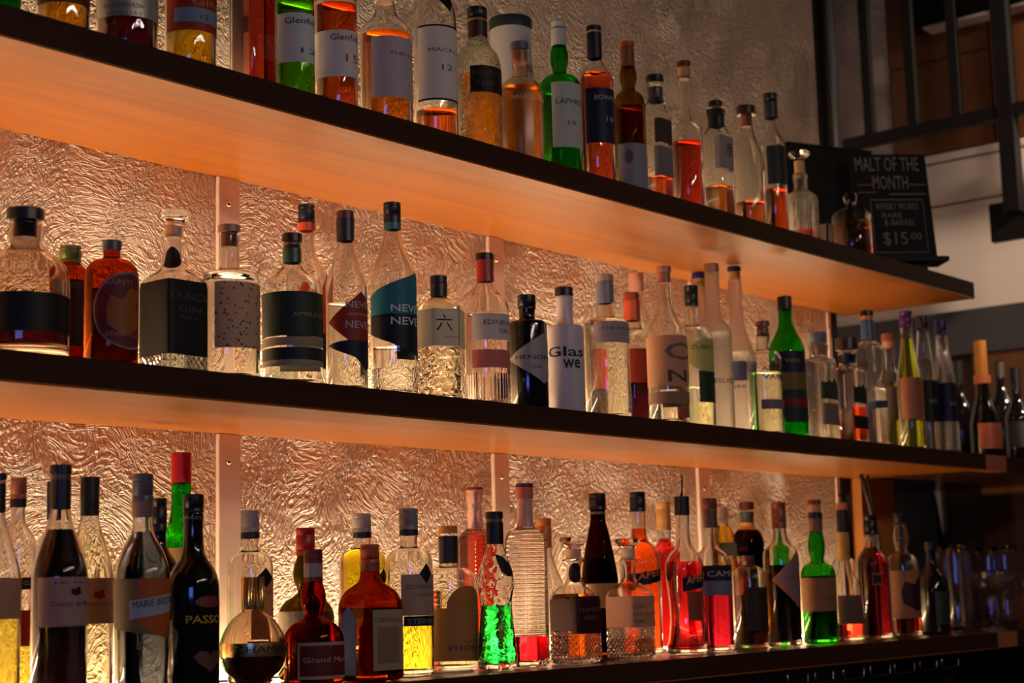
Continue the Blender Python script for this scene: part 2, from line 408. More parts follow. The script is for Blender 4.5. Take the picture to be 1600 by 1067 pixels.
            if zt > P0[0][1] + .004: pr = [(0, zt), (ro[0] - .0008, zt)] + [(ro[0], zt - .0008)] + list(zip(ro[1:], zz[1:])) + [(ri[-1], zb_), (ri[-1], min(P0[0][1] + .001, zt - .002)), (0, min(P0[0][1] + .001, zt - .002))]
        elif nm in SLEEVES:
            zz = [zt + (zb_ - zt) * k / 5 for k in range(6)]; ro = [max(r, prof_r(P0, z) + .0006) for z in zz]
            pr = [(0, zt)] + list(zip(ro, zz)) + [(0, zb_)]
        else:
            e = .001
            if nm == 'cap' and col != 'goldribs' and zt - zb_ > .014:
                q = (zt - zb_)
                pr = [(0, zt), (r - e, zt), (r, zt - e), (r, zt - q * .22), (r - .0006, zt - q * .24), (r - .0006, zt - q * .28), (r, zt - q * .30), (r, zb_ + q * .25), (r - .0005, zb_ + q * .22), (r, zb_ + q * .19), (r, zb_), (0, zb_)]
            else: pr = [(0, zt), (r - e, zt), (r, zt - e), (r, zb_ + .0004), (0, zb_)]
        if col == 'goldribs':
            rings = []; n = 72
            for rr, z in pr:
                rings.append([bm.verts.new(((rr * (1 - (.07 if k % 3 == 0 else 0))) * math.cos(2 * PI * k / n), (rr * (1 - (.07 if k % 3 == 0 else 0))) * math.sin(2 * PI * k / n), z)) for k in range(n)] if rr > 1e-4 else [bm.verts.new((0, 0, z))])
            for A_, B_ in zip(rings, rings[1:]):
                for k in range(n):
                    k2 = (k + 1) % n
                    if len(A_) == 1: bm.faces.new((A_[0], B_[k], B_[k2]))
                    elif len(B_) == 1: bm.faces.new((A_[k], B_[0], A_[k2]))
                    else: bm.faces.new((A_[k], B_[k], B_[k2], A_[k2]))
        else: shell(bm, pr, 1, 'round')
        bmesh.ops.recalc_face_normals(bm, faces=bm.faces)
        sharp(mobj(nm, bm, capmat(col), root), 40)
    labs = []
    for za, zb2, u0, u1, col, op in b.get('L', []):
        za = max(za, .006)
        if zb2 < za + .003: continue
        if op.get('shape') == 'disc':
            zm = (za + zb2) / 2; hh = (zb2 - za) / 2; uc = (u0 + u1) / 2
            u0, u1 = u0, u0 + 2 * hh
        off = .0004 + .0002 * op.get('o', 0)
        mat = solid('gold_metal', (.75, .5, .2), .25, 1) if col == 'gold' else paper(tuple(col), op.get('mat'))
        if b['g'] in ('black', 'white') and col != 'gold': mat = solid('print', lin(col), .45)
        bm = wrap_patch(body, poly_for(op.get('shape')), za, zb2, u0, u1, off)
        o = mobj('label', bm, mat, root); labs.append((za, zb2, o, off))
        if op.get('shape') == 'disc':
            bm = wrap_patch(body, [(1.05 * a, 1.05 * c_) for a, c_ in poly_for('disc')], za, zb2, u0, u1, off - .0001); mobj('label_border', bm, paper((140, 130, 135)), o)
    for s_, zt, h, u0, wd, col, op in b.get('t', []):
        par = root; lo = .0005
        for za, zb2, o, lf in labs:
            if za - .004 <= zt + h / 2 <= zb2 + .004: par = o; lo = max(lo, lf)
        Rm = prof_r(P0, zt); tl = op.get('tilt', 0); lo += .00025
        wd = min(wd, 3.2 * Rm)
        text_obj(s_, lambda x, y: body.at(u0 + x * wd, zt + y * h + tl * x * wd, Rm, lo), ink(tuple(col)), par, int(wd / .0025) + 1, .01 if op.get('b') and 'M' not in s_ else 0)
    if b.get('seal'):
        zc, rs, uc = b['seal']; Rm = prof_r(P0, zc); bm = bmesh.new(); n = 32
        ring = lambda rr, of: [bm.verts.new(body.at(uc + rr * math.cos(2 * PI * k / n), zc + rr * math.sin(2 * PI * k / n), Rm, of)) for k in range(n)]
        rr = [ring(rs, -.0005), ring(rs, .0015), ring(rs * .85, .0015), ring(rs * .82, .0002)]
        for A_, B_ in zip(rr, rr[1:] + rr[:1]):
            for k in range(n): bm.faces.new((A_[k], A_[(k + 1) % n], B_[(k + 1) % n], B_[k]))
        bmesh.ops.recalc_face_normals(bm, faces=bm.faces)
        s = mobj('embossed_seal', bm, glass('smoke'), root)
        text_obj('MB', lambda x, y: body.at(uc - rs * .5 + x * rs, zc - rs * .4 + y * rs * .8, Rm, .001), glass('smoke'), s)
    return root

# ------------------------------------------------------------ surface materials
def stucco(name, col, glossy=.35):
    """glossy painted plaster: fine grain everywhere, patches of trowel strokes turned each their own way"""
    m, t, o = nt(name); p = N(t, 'BsdfPrincipled'); p.inputs['Base Color'].default_value = rgba(col); p.inputs['Roughness'].default_value = glossy; p.inputs['Specular IOR Level'].default_value = .8
    tc = N(t, 'TexCoord'); L_ = t.links.new
    def M2(op, a, b=None, c=None):
        n = N(t, 'Math', operation=op)
        for k, v in enumerate((a, b, c)):
            if v is None: continue
            if isinstance(v, (int, float)): n.inputs[k].default_value = v
            else: L_(v, n.inputs[k])
        return n.outputs[0]
    warp = N(t, 'TexNoise'); warp.inputs['Scale'].default_value = 4; L_(tc.outputs['Object'], warp.inputs['Vector'])
    wm = N(t, 'VectorMath', operation='MULTIPLY_ADD'); wm.inputs[1].default_value = (.25, .25, .25); L_(warp.outputs['Color'], wm.inputs[0]); L_(tc.outputs['Object'], wm.inputs[2])
    tot = None
    for sc, st, asp, k in ((6.5, 105, .10, 1.0), (9.5, 150, .16, .8), (4.0, 60, .07, 1.0)):
        v = N(t, 'TexVoronoi'); v.inputs['Scale'].default_value = sc; L_(wm.outputs[0], v.inputs['Vector'])
        sub = N(t, 'VectorMath', operation='SUBTRACT'); L_(wm.outputs[0], sub.inputs[0]); L_(v.outputs['Position'], sub.inputs[1])
        sx = N(t, 'SeparateColor'); L_(v.outputs['Color'], sx.inputs[0])
        ro = N(t, 'VectorRotate', rotation_type='Y_AXIS'); L_(sub.outputs[0], ro.inputs['Vector']); L_(M2('MULTIPLY', sx.outputs[0], 6.28), ro.inputs['Angle'])
        mp = N(t, 'Mapping'); mp.inputs['Scale'].default_value = (st, 30, st * asp); L_(ro.outputs[0], mp.inputs['Vector'])
        nz = N(t, 'TexNoise'); nz.inputs['Scale'].default_value = 1; nz.inputs['Detail'].default_value = 2; nz.inputs['Distortion'].default_value = .5; L_(mp.outputs[0], nz.inputs['Vector'])
        rid = M2('SUBTRACT', 1, M2('ABSOLUTE', M2('MULTIPLY_ADD', nz.outputs['Fac'], 2, -1)))      # sharp ridge where the noise crosses its middle
        rid = M2('MULTIPLY', M2('POWER', M2('MAXIMUM', rid, 0), 7), k)
        # the stroke fades towards the edge of its patch and in some patches altogether
        fade = M2('MULTIPLY', M2('SMOOTH_MIN', M2('MAXIMUM', M2('MULTIPLY_ADD', v.outputs['Distance'], -1.5, 1.3), 0), 1, .2), M2('MAXIMUM', M2('MULTIPLY_ADD', sx.outputs[1], 2.0, -.75), .08))
        rid = M2('MULTIPLY', rid, fade); tot = rid if tot is None else M2('MAXIMUM', tot, rid)
    fn = N(t, 'TexNoise'); fn.inputs['Scale'].default_value = 125; fn.inputs['Detail'].default_value = 2.5; fn.inputs['Distortion'].default_value = .6; L_(wm.outputs[0], fn.inputs['Vector'])
    big = N(t, 'TexNoise'); big.inputs['Scale'].default_value = 9; big.inputs['Detail'].default_value = 2; L_(tc.outputs['Object'], big.inputs['Vector'])
    amp = M2('MULTIPLY_ADD', big.outputs['Fac'], 1.9, .35)
    h = M2('ADD', M2('MULTIPLY', tot, .62), M2('MULTIPLY', M2('POWER', fn.outputs['Fac'], 1.5), amp)); h = M2('ADD', h, M2('MULTIPLY', big.outputs['Fac'], .8))
    bp = N(t, 'Bump'); bp.inputs['Strength'].default_value = 1; bp.inputs['Distance'].default_value = .0105; L_(h, bp.inputs['Height'])
    L_(bp.outputs['Normal'], p.inputs['Normal']); L_(p.outputs[0], o.inputs[0]); return m
def wood(name, c1, c2, rough=.3, axis='X', scale=1.0, coat=0.0, spec=.5):
    m, t, o = nt(name); p = N(t, 'BsdfPrincipled'); L_ = t.links.new
    tc = N(t, 'TexCoord'); mp = N(t, 'Mapping')
    s = {'X': (.8, 14, 14), 'Z': (14, 14, .8), 'Y': (14, .8, 14)}[axis]; mp.inputs['Scale'].default_value = tuple(v * scale for v in s)
    L_(tc.outputs['Object'], mp.inputs['Vector'])
    n1 = N(t, 'TexNoise'); n1.inputs['Scale'].default_value = 2.2; n1.inputs['Detail'].default_value = 8; n1.inputs['Distortion'].default_value = 1.2; L_(mp.outputs[0], n1.inputs['Vector'])
    r = N(t, 'ValToRGB'); r.color_ramp.elements[0].position = .3; r.color_ramp.elements[0].color = rgba(c1); r.color_ramp.elements[1].position = .72; r.color_ramp.elements[1].color = rgba(c2)
    L_(n1.outputs['Fac'], r.inputs[0]); L_(r.outputs[0], p.inputs['Base Color'])
    p.inputs['Roughness'].default_value = rough; p.inputs['Coat Weight'].default_value = coat; p.inputs['Coat Roughness'].default_value = .15; p.inputs['Specular IOR Level'].default_value = spec
    b = N(t, 'Bump'); b.inputs['Strength'].default_value = .15; b.inputs['Distance'].default_value = .0006; L_(n1.outputs['Fac'], b.inputs['Height']); L_(b.outputs['Normal'], p.inputs['Normal'])
    L_(p.outputs[0], o.inputs[0]); return m
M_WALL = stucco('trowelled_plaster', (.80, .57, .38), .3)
M_WALL2 = stucco('trowelled_plaster_shade', (.50, .42, .37), .5)  # same plaster, with the dimness of the far wall put into its colour
M_UNDER = wood('varnished_orange_wood', (.235, .062, .0035), (.34, .105, .006), .36, 'X', 1, .1, .35)
M_DARK = wood('dark_stained_edge', (.040, .014, .006), (.055, .020, .009), .6, 'X', 1, 0, .1)
M_TOP = wood('dark_varnished_top', (.10, .035, .014), (.15, .055, .02), .22, 'X')
M_CREAM = solid('cream_paint', (.82, .62, .50), .4)
M_WHITE = solid('white_board_paint', (.66, .56, .48), .45)
M_BLACK = solid('black_paint', (.006, .005, .005), .55, 0, .2)
M_STEEL = solid('steel', (.35, .33, .32), .25, 1)
M_PANEL = wood('brown_wood_panel', (.10, .034, .011), (.14, .05, .016), .4, 'Z', .5)
M_PANELD = wood('dark_wood_panel', (.07, .028, .014), (.10, .04, .018), .5, 'Z', .5)
M_GREY = solid('dark_grey_paint', (.045, .042, .045), .5)
def led(power):
    m, t, o = nt('led_diffuser'); e = N(t, 'Emission'); e.inputs[0].default_value = rgba(STRIP); e.inputs[1].default_value = power; t.links.new(e.outputs[0], o.inputs[0]); return m
M_LED = {'T': led(STRIP_E * .5), 'M': led(STRIP_E), 'B': led(STRIP_E)}

# ------------------------------------------------------------ the room shell
def struct(o): tag(o, kind='structure'); return o
struct(box('wall_back', -.6, 3.64, 0, .14, 0, 3.7, M_WALL))
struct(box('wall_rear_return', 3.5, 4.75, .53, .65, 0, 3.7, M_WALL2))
struct(box('floor', -3.5, 5.0, -4.6, .7, -.1, 0, wood('floor_boards', (.06, .03, .015), (.09, .045, .02), .4, 'X', .4)))
struct(box('ceiling', -3.5, 5.0, -4.6, .7, 3.7, 3.8, solid('ceiling_paint', (.04, .035, .03), .8)))
# right hand wall: planks, wood cladding above, dark panelling below
struct(box('wall_right', 4.62, 4.75, -4.6, .53, 0, 3.7, M_PANELD))
for i, (za, zb_) in enumerate(((2.283, 2.603), (2.609, 2.734), (2.740, 2.765))):
    struct(box('trim_%d' % (i + 1), 4.60, 4.62, -4.4, .525, za, zb_, M_WHITE, bevel=.002))
for i, (ya, yb, zc, zd) in enumerate(((.27, -.05, 2.767, 3.05), (.27, -.05, 3.053, 3.68), (-.055, -.6, 2.767, 3.68), (-.605, -1.6, 2.767, 3.68))):
    struct(box('trim_%d' % (i + 4), 4.595, 4.62, yb, ya, zc, zd, M_PANEL, bevel=.002))
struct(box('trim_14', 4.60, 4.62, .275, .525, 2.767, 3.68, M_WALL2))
struct(box('trim_8', 4.58, 4.62, -.9, .50, 2.150, 2.280, M_GREY, bevel=.002))
struct(box('trim_9', 4.585, 4.62, -1.4, .06, 1.3, 2.149, M_PANEL, bevel=.002))
struct(box('trim_10', 4.58, 4.62, .20, .40, 1.3, 2.149, M_GREY, bevel=.002))
# end of the bar wall
struct(box('trim_11', 3.641, 3.70, -.012, .14, 2.2, 3.7, M_BLACK))
struct(box('trim_12', 3.70, 3.87, -.03, .0, 1.3795, 1.7530, wood('lit_orange_board', (.42, .14, .03), (.5, .18, .04), .4, 'Z')))
struct(box('trim_13', 3.641, 3.665, -.008, .14, 1.3795, 2.159, M_BLACK))
# ------------------------------------------------------------ shelves
def shelf(name, zt, zb_, x1, label, ext=None):
    r = empty(name, (0, 0, zb_)); tag(r, label, 'shelf')
    a = box('board', .3, x1, -.335, -.0005, .0, (zt - zb_) * .55, M_UNDER, r)
    b_ = box('top_board', .3, x1, -.335, -.0005, (zt - zb_) * .55, zt - zb_, M_TOP, r)
    c_ = box('fascia', .3, x1, -.341, -.335, .0018, zt - zb_, M_DARK, r)
    d_ = box('edge_strip', .3, x1, -.341, -.333, -.0012, .0016, M_UNDER, r)
    if ext:
        box('joint_block', x1, x1 + ext[0], -.341, -.30, 0, zt - zb_, wood('joint_wood', (.42, .13, .05), (.5, .17, .07), .45, 'Z'), r)
        box('extension_board', x1, 4.57, -.30, .4, 0.004, zt - zb_, M_TOP, r)
        box('extension_fascia', x1 + ext[0], 4.57, -.341, -.30, .0, zt - zb_, M_DARK, r)
    return r
shelf('wall_shelf', SHELF['T'], 2.160, 3.73, 'top wooden wall shelf with dark front edge and glowing orange underside')
shelf('wall_shelf', SHELF['M'], 1.7535, 3.73, 'middle wooden wall shelf between the upper and lower bottle rows', (.115,))
shelf('wall_shelf', SHELF['B'], 1.344, 3.73, 'bottom dark wooden shelf carrying the liqueurs, steel hooks under it', (.11,))
for k, x1 in (('T', 3.60), ('M', 3.60), ('B', 3.60)):
    z = SHELF[k]
    s = empty('light_strip', (0, 0, z)); tag(s, {'T': 'warm light strip lying along the wall on the top shelf', 'M': 'warm light strip lying along the wall on the middle shelf', 'B': 'warm light strip lying along the wall on the bottom shelf'}[k], 'light strip')
    box('channel', .35, x1, -.039, -.002, .0003, .003, solid('aluminium', (.6, .6, .6), .4, 1), s)
    box('diffuser', .352, x1 - .002, -.036, -.011, .0031, .007, M_LED[k], s)
# posts with screws
for xp, wd in ((1.694, .043), (2.346, .043), (3.02, .043), (3.625, .045)):
    for k, (za, zb_) in (('upper', (SHELF['M'] + .0005, 2.1595)), ('lower', (SHELF['B'] + .0005, 1.7525))):
        nth = {1.694: 'first', 2.346: 'second', 3.02: 'third', 3.625: 'last'}[xp]
        r = empty('shelf_post', (xp, -.0005, za)); tag(r, 'cream shelf post on the textured wall, %s from the left, %s' % (nth, 'between top and middle shelves' if k == 'upper' else 'between middle and bottom shelves'), 'shelf post')
        if xp > 3.6: wd2 = .015
        else: wd2 = wd
        box('upright', 0, wd2, -.0085 if xp < 3.6 else -.0050, 0, 0, zb_ - za, M_CREAM, r, bevel=.0008)
        bm = bmesh.new(); shell(bm, [(0, .0035), (.003, .003), (.0048, .0015), (.0052, 0), (0, 0)], 1, 'round'); bmesh.ops.rotate(bm, verts=bm.verts, matrix=Matrix.Rotation(PI / 2, 3, 'X'))
        bmesh.ops.recalc_face_normals(bm, faces=bm.faces)
        s = mobj('screw', bm, solid('brass', (.8, .62, .35), .25, 1), r); s.location = (wd2 * .45, -.0085 if xp < 3.6 else -.005, zb_ - za - .042)

# ------------------------------------------------------------ boards at the shelf end
r = empty('dark_board', (3.375, -.052, SHELF['T'] + .0004), math.radians(-24)); tag(r, 'plain black board standing at the back of the top shelf end, behind the glass decanter', 'board')
box('panel', 0, .25, -.009, .009, 0, .325, M_BLACK, r, bevel=.002); box('edge_trim', .0, .25, -.011, .011, .3252, .3302, M_BLACK, r)
r = empty('chalkboard', (3.452, -.192, SHELF['T'] + .0435)); r.rotation_euler = (-.17, 0, math.radians(-45))
tag(r, 'small black chalkboard with a handwritten whisky offer leaning at the end of the top shelf', 'chalkboard')
p_ = box('panel', 0, .185, 0, .009, 0, .262, M_BLACK, r, bevel=.001)
CH = solid('chalk', (.17, .16, .15), .9); CH2 = solid('red_chalk', (.20, .08, .05), .9)
def chalk(s, x, z, w_, h, mt=CH): text_obj(s, lambda a, b_: Vector(((x + a * w_) * .68, -.0006, z + b_ * h)), mt, p_)
chalk('MALT OF THE', .02, .218, .225, .036); chalk('MONTH', .075, .172, .125, .034)
chalk('WHISKY WORKS', .075, .120, .150, .017); chalk('RARE', .095, .100, .07, .012); chalk('& BARREL', .10, .080, .11, .015); chalk('$15', .090, .028, .085, .036); chalk('.00', .180, .044, .045, .018)
for (x0, x1_, z, mt) in ((.02, .07, .182, CH2), (.205, .26, .182, CH), (.02, .085, .163, CH2), (.13, .26, .158, CH)): box('chalk_line', x0 * .68, x1_ * .68, -.0008, 0, z, z + .0022, mt, p_)
bm = bmesh.new()
for a in ((.058, .244, .144, .146), (.058, .244, .012, .014), (.058, .060, .012, .146), (.242, .244, .012, .146)): bx(bm, a[0] * .68, a[1] * .68, -.0008, 0, a[2], a[3])
mobj('chalk_frame', bm, CH, p_, smooth=False)
r = empty('board_stand', (3.452, -.192, SHELF['T'] + .0004), math.radians(-45)); tag(r, 'dark wooden ledge holding the chalkboard at the shelf end', 'stand')
box('ledge', -.005, .205, -.022, .06, .031, .0425, M_BLACK, r, bevel=.001); box('foot', .0, .03, .0, .05, 0, .0308, M_BLACK, r); box('foot', .13, .16, .0, .05, 0, .0308, M_BLACK, r)

# ------------------------------------------------------------ stair railing in front of the right wall
r = empty('stair_railing', (4.45, 0, 2.80)); tag(r, 'black steel stair railing with upright bars in front of the white boards', 'railing')
box('bottom_rail', -.02, .02, -2.2, .50, -.012, .022, M_BLACK, r, bevel=.002)
for y in (.272, .131, -.006, -.30, -.44, -.58): box('baluster', -.011, .011, y - .014, y + .014, .0225, .885, M_BLACK, r)
box('post', -.022, .022, -.178, -.132, -.285, .885, M_BLACK, r); box('mounting_plate', .023, .05, -.26, -.07, -.355, -.245, M_BLACK, r, bevel=.002)
r = empty('wall_screen', (4.58, 0, 3.132)); tag(r, 'black wall mounted box with a pale lower edge high at the upper right', 'screen')
box('casing', -.05, .013, -1.0, .166, .008, .50, M_BLACK, r, bevel=.003); box('lower_edge', -.052, .013, -1.0, .12, 0, .0078, M_WHITE, r)
r = empty('drain_pipe', (3.675, -.03, 2.2)); tag(r, 'grey vertical pipe clipped to the black edge of the textured wall', 'pipe')
mobj('pipe', tube([(0, -.002, 0), (0, -.002, 1.49)], .012), solid('grey_pipe', (.07, .075, .08), .4), r)
r.location.z = 2.1990
# cables hanging by the orange board
for k, pts in enumerate((((3.572, -.1, 1.7528), (3.60, -.1, 1.69), (3.638, -.1, 1.605), (3.66, -.1, 1.5), (3.665, -.1, 1.3805)), ((3.623, -.09, 1.7528), (3.635, -.09, 1.68), (3.662, -.085, 1.60), (3.685, -.085, 1.5), (3.69, -.085, 1.3805)))):
    tag(mobj('cable', tube(pts, .005 if k == 0 else .003), solid('cable_rubber', (.02, .015, .012), .6)), ('thicker black cable hanging from the middle shelf beside the orange board', 'thinner black cable hanging close behind the thicker one')[k], 'cable')

# ------------------------------------------------------------ stemware rack hooks and dark cabinet under the bottom shelf
xs = ((2.943, 3.014), (3.056, 3.141), (3.169, 3.255), (3.276, 3.366), (3.394, 3.473), (3.499, 3.582), (2.84, 2.915))
names = ['second', 'third', 'fourth', 'fifth', 'sixth', 'last', 'first']
for (xa, xb), nm_ in zip(xs, names):
    zb_ = 1.3095; zt = 1.3438; q = .006
    pts = [(xa, -.31, zt), (xa, -.31, zb_ + q), (xa + q * .3, -.31, zb_ + q * .3), (xa + q, -.31, zb_), (xb - q, -.31, zb_), (xb - q * .3, -.31, zb_ + q * .3), (xb, -.31, zb_ + q), (xb, -.31, zt)]
    tag(mobj('rack_hook', tube(pts, .0022, 8), M_STEEL), 'U-shaped steel hook under the bottom shelf, %s of the row from the left' % nm_, 'hook', group='steel hooks under the bottom shelf')
r = empty('back_bar_cabinet', (0, 0, 0)); tag(r, 'dark cabinet below the bottom shelf', 'cabinet')
box('carcass', .3, 4.5, -.22, -.001, .0005, 1.20, M_GREY, r); box('worktop', .3, 4.5, -.28, -.001, 1.2005, 1.225, M_BLACK, r)
for k in range(6): 
    dd = box('door', .34 + k * .69, 1.0 + k * .69, -.238, -.2205, .08, 1.18, M_BLACK, r); box('handle', .60 + k * .69, .74 + k * .69, -.25, -.2385, 1.12, 1.13, M_STEEL, dd)

# ------------------------------------------------------------ glasses on the bottom shelf extension
def lathe_glass(name, prof_o, th, loc, label, cat, group=None, stem=None):
    r = empty(name, loc); tag(r, label, cat, group=group)
    po = smooth_prof(prof_o, 4); pin = [(max(p[0] - th, .0005), p[1]) for p in po]
    zi = po[-1][1] + th * 1.5
    pin = [p for p in pin if p[1] > zi] + [(0, zi)]
    bm = bmesh.new(); shell(bm, po + [(0, po[-1][1])], 1, 'round'); shell(bm, pin[::-1], 1, 'round')
    bm.verts.ensure_lookup_table(); n = 40; a = bm.verts[:n]; c_ = bm.verts[-n:]
    for k in range(n): bm.faces.new((a[k], a[(k + 1) % n], c_[(k + 1) % n], c_[k]))
    bmesh.ops.recalc_face_normals(bm, faces=bm.faces); mobj('bowl', bm, glass('clear'), r)
    if stem:
        h, rs, rf = stem; bm = bmesh.new()
        shell(bm, [(0, h), (rs * 1.6, h - .001), (rs, h - .01), (rs, .012), (rs * 2.2, .005), (rf, .0015), (rf, 0), (0, 0)], 1, 'round'); bmesh.ops.recalc_face_normals(bm, faces=bm.faces); mobj('stem', bm, glass('clear'), r)
    return r
zt = SHELF['B'] + .0005
for i, (x, y, lb) in enumerate(((3.83, -.20, 'tall straight glass nearest the dark green decanter bottle'), (3.93, -.12, 'tall straight glass, second from the dark green bottle'), (4.06, -.10, 'tall straight glass behind the wide stemmed glass'), (4.21, -.16, 'tall straight glass near the right picture edge'), (4.29, -.08, 'tall straight glass last at the right edge'))):
    lathe_glass('highball_glass', [(.033, .205), (.032, .12), (.030, .03), (.028, .003)], .0018, (x, y, zt), lb, 'glass', 'tall glasses on the right end of the bottom shelf')
for x, y, lb in ((3.89, -.27, 'stemmed coupe glass beside the dark green bottle'), (4.01, -.21, 'wide stemmed coupe glass in front of the tall glasses'), (4.13, -.27, 'stemmed coupe glass nearest the right picture edge')):
    lathe_glass('coupe_glass', [(.047, .142), (.046, .125), (.036, .105), (.016, .092), (.004, .088)], .0014, (x, y, zt), lb, 'glass', 'stemmed glasses on the right end of the bottom shelf', (.0878, .0032, .034))
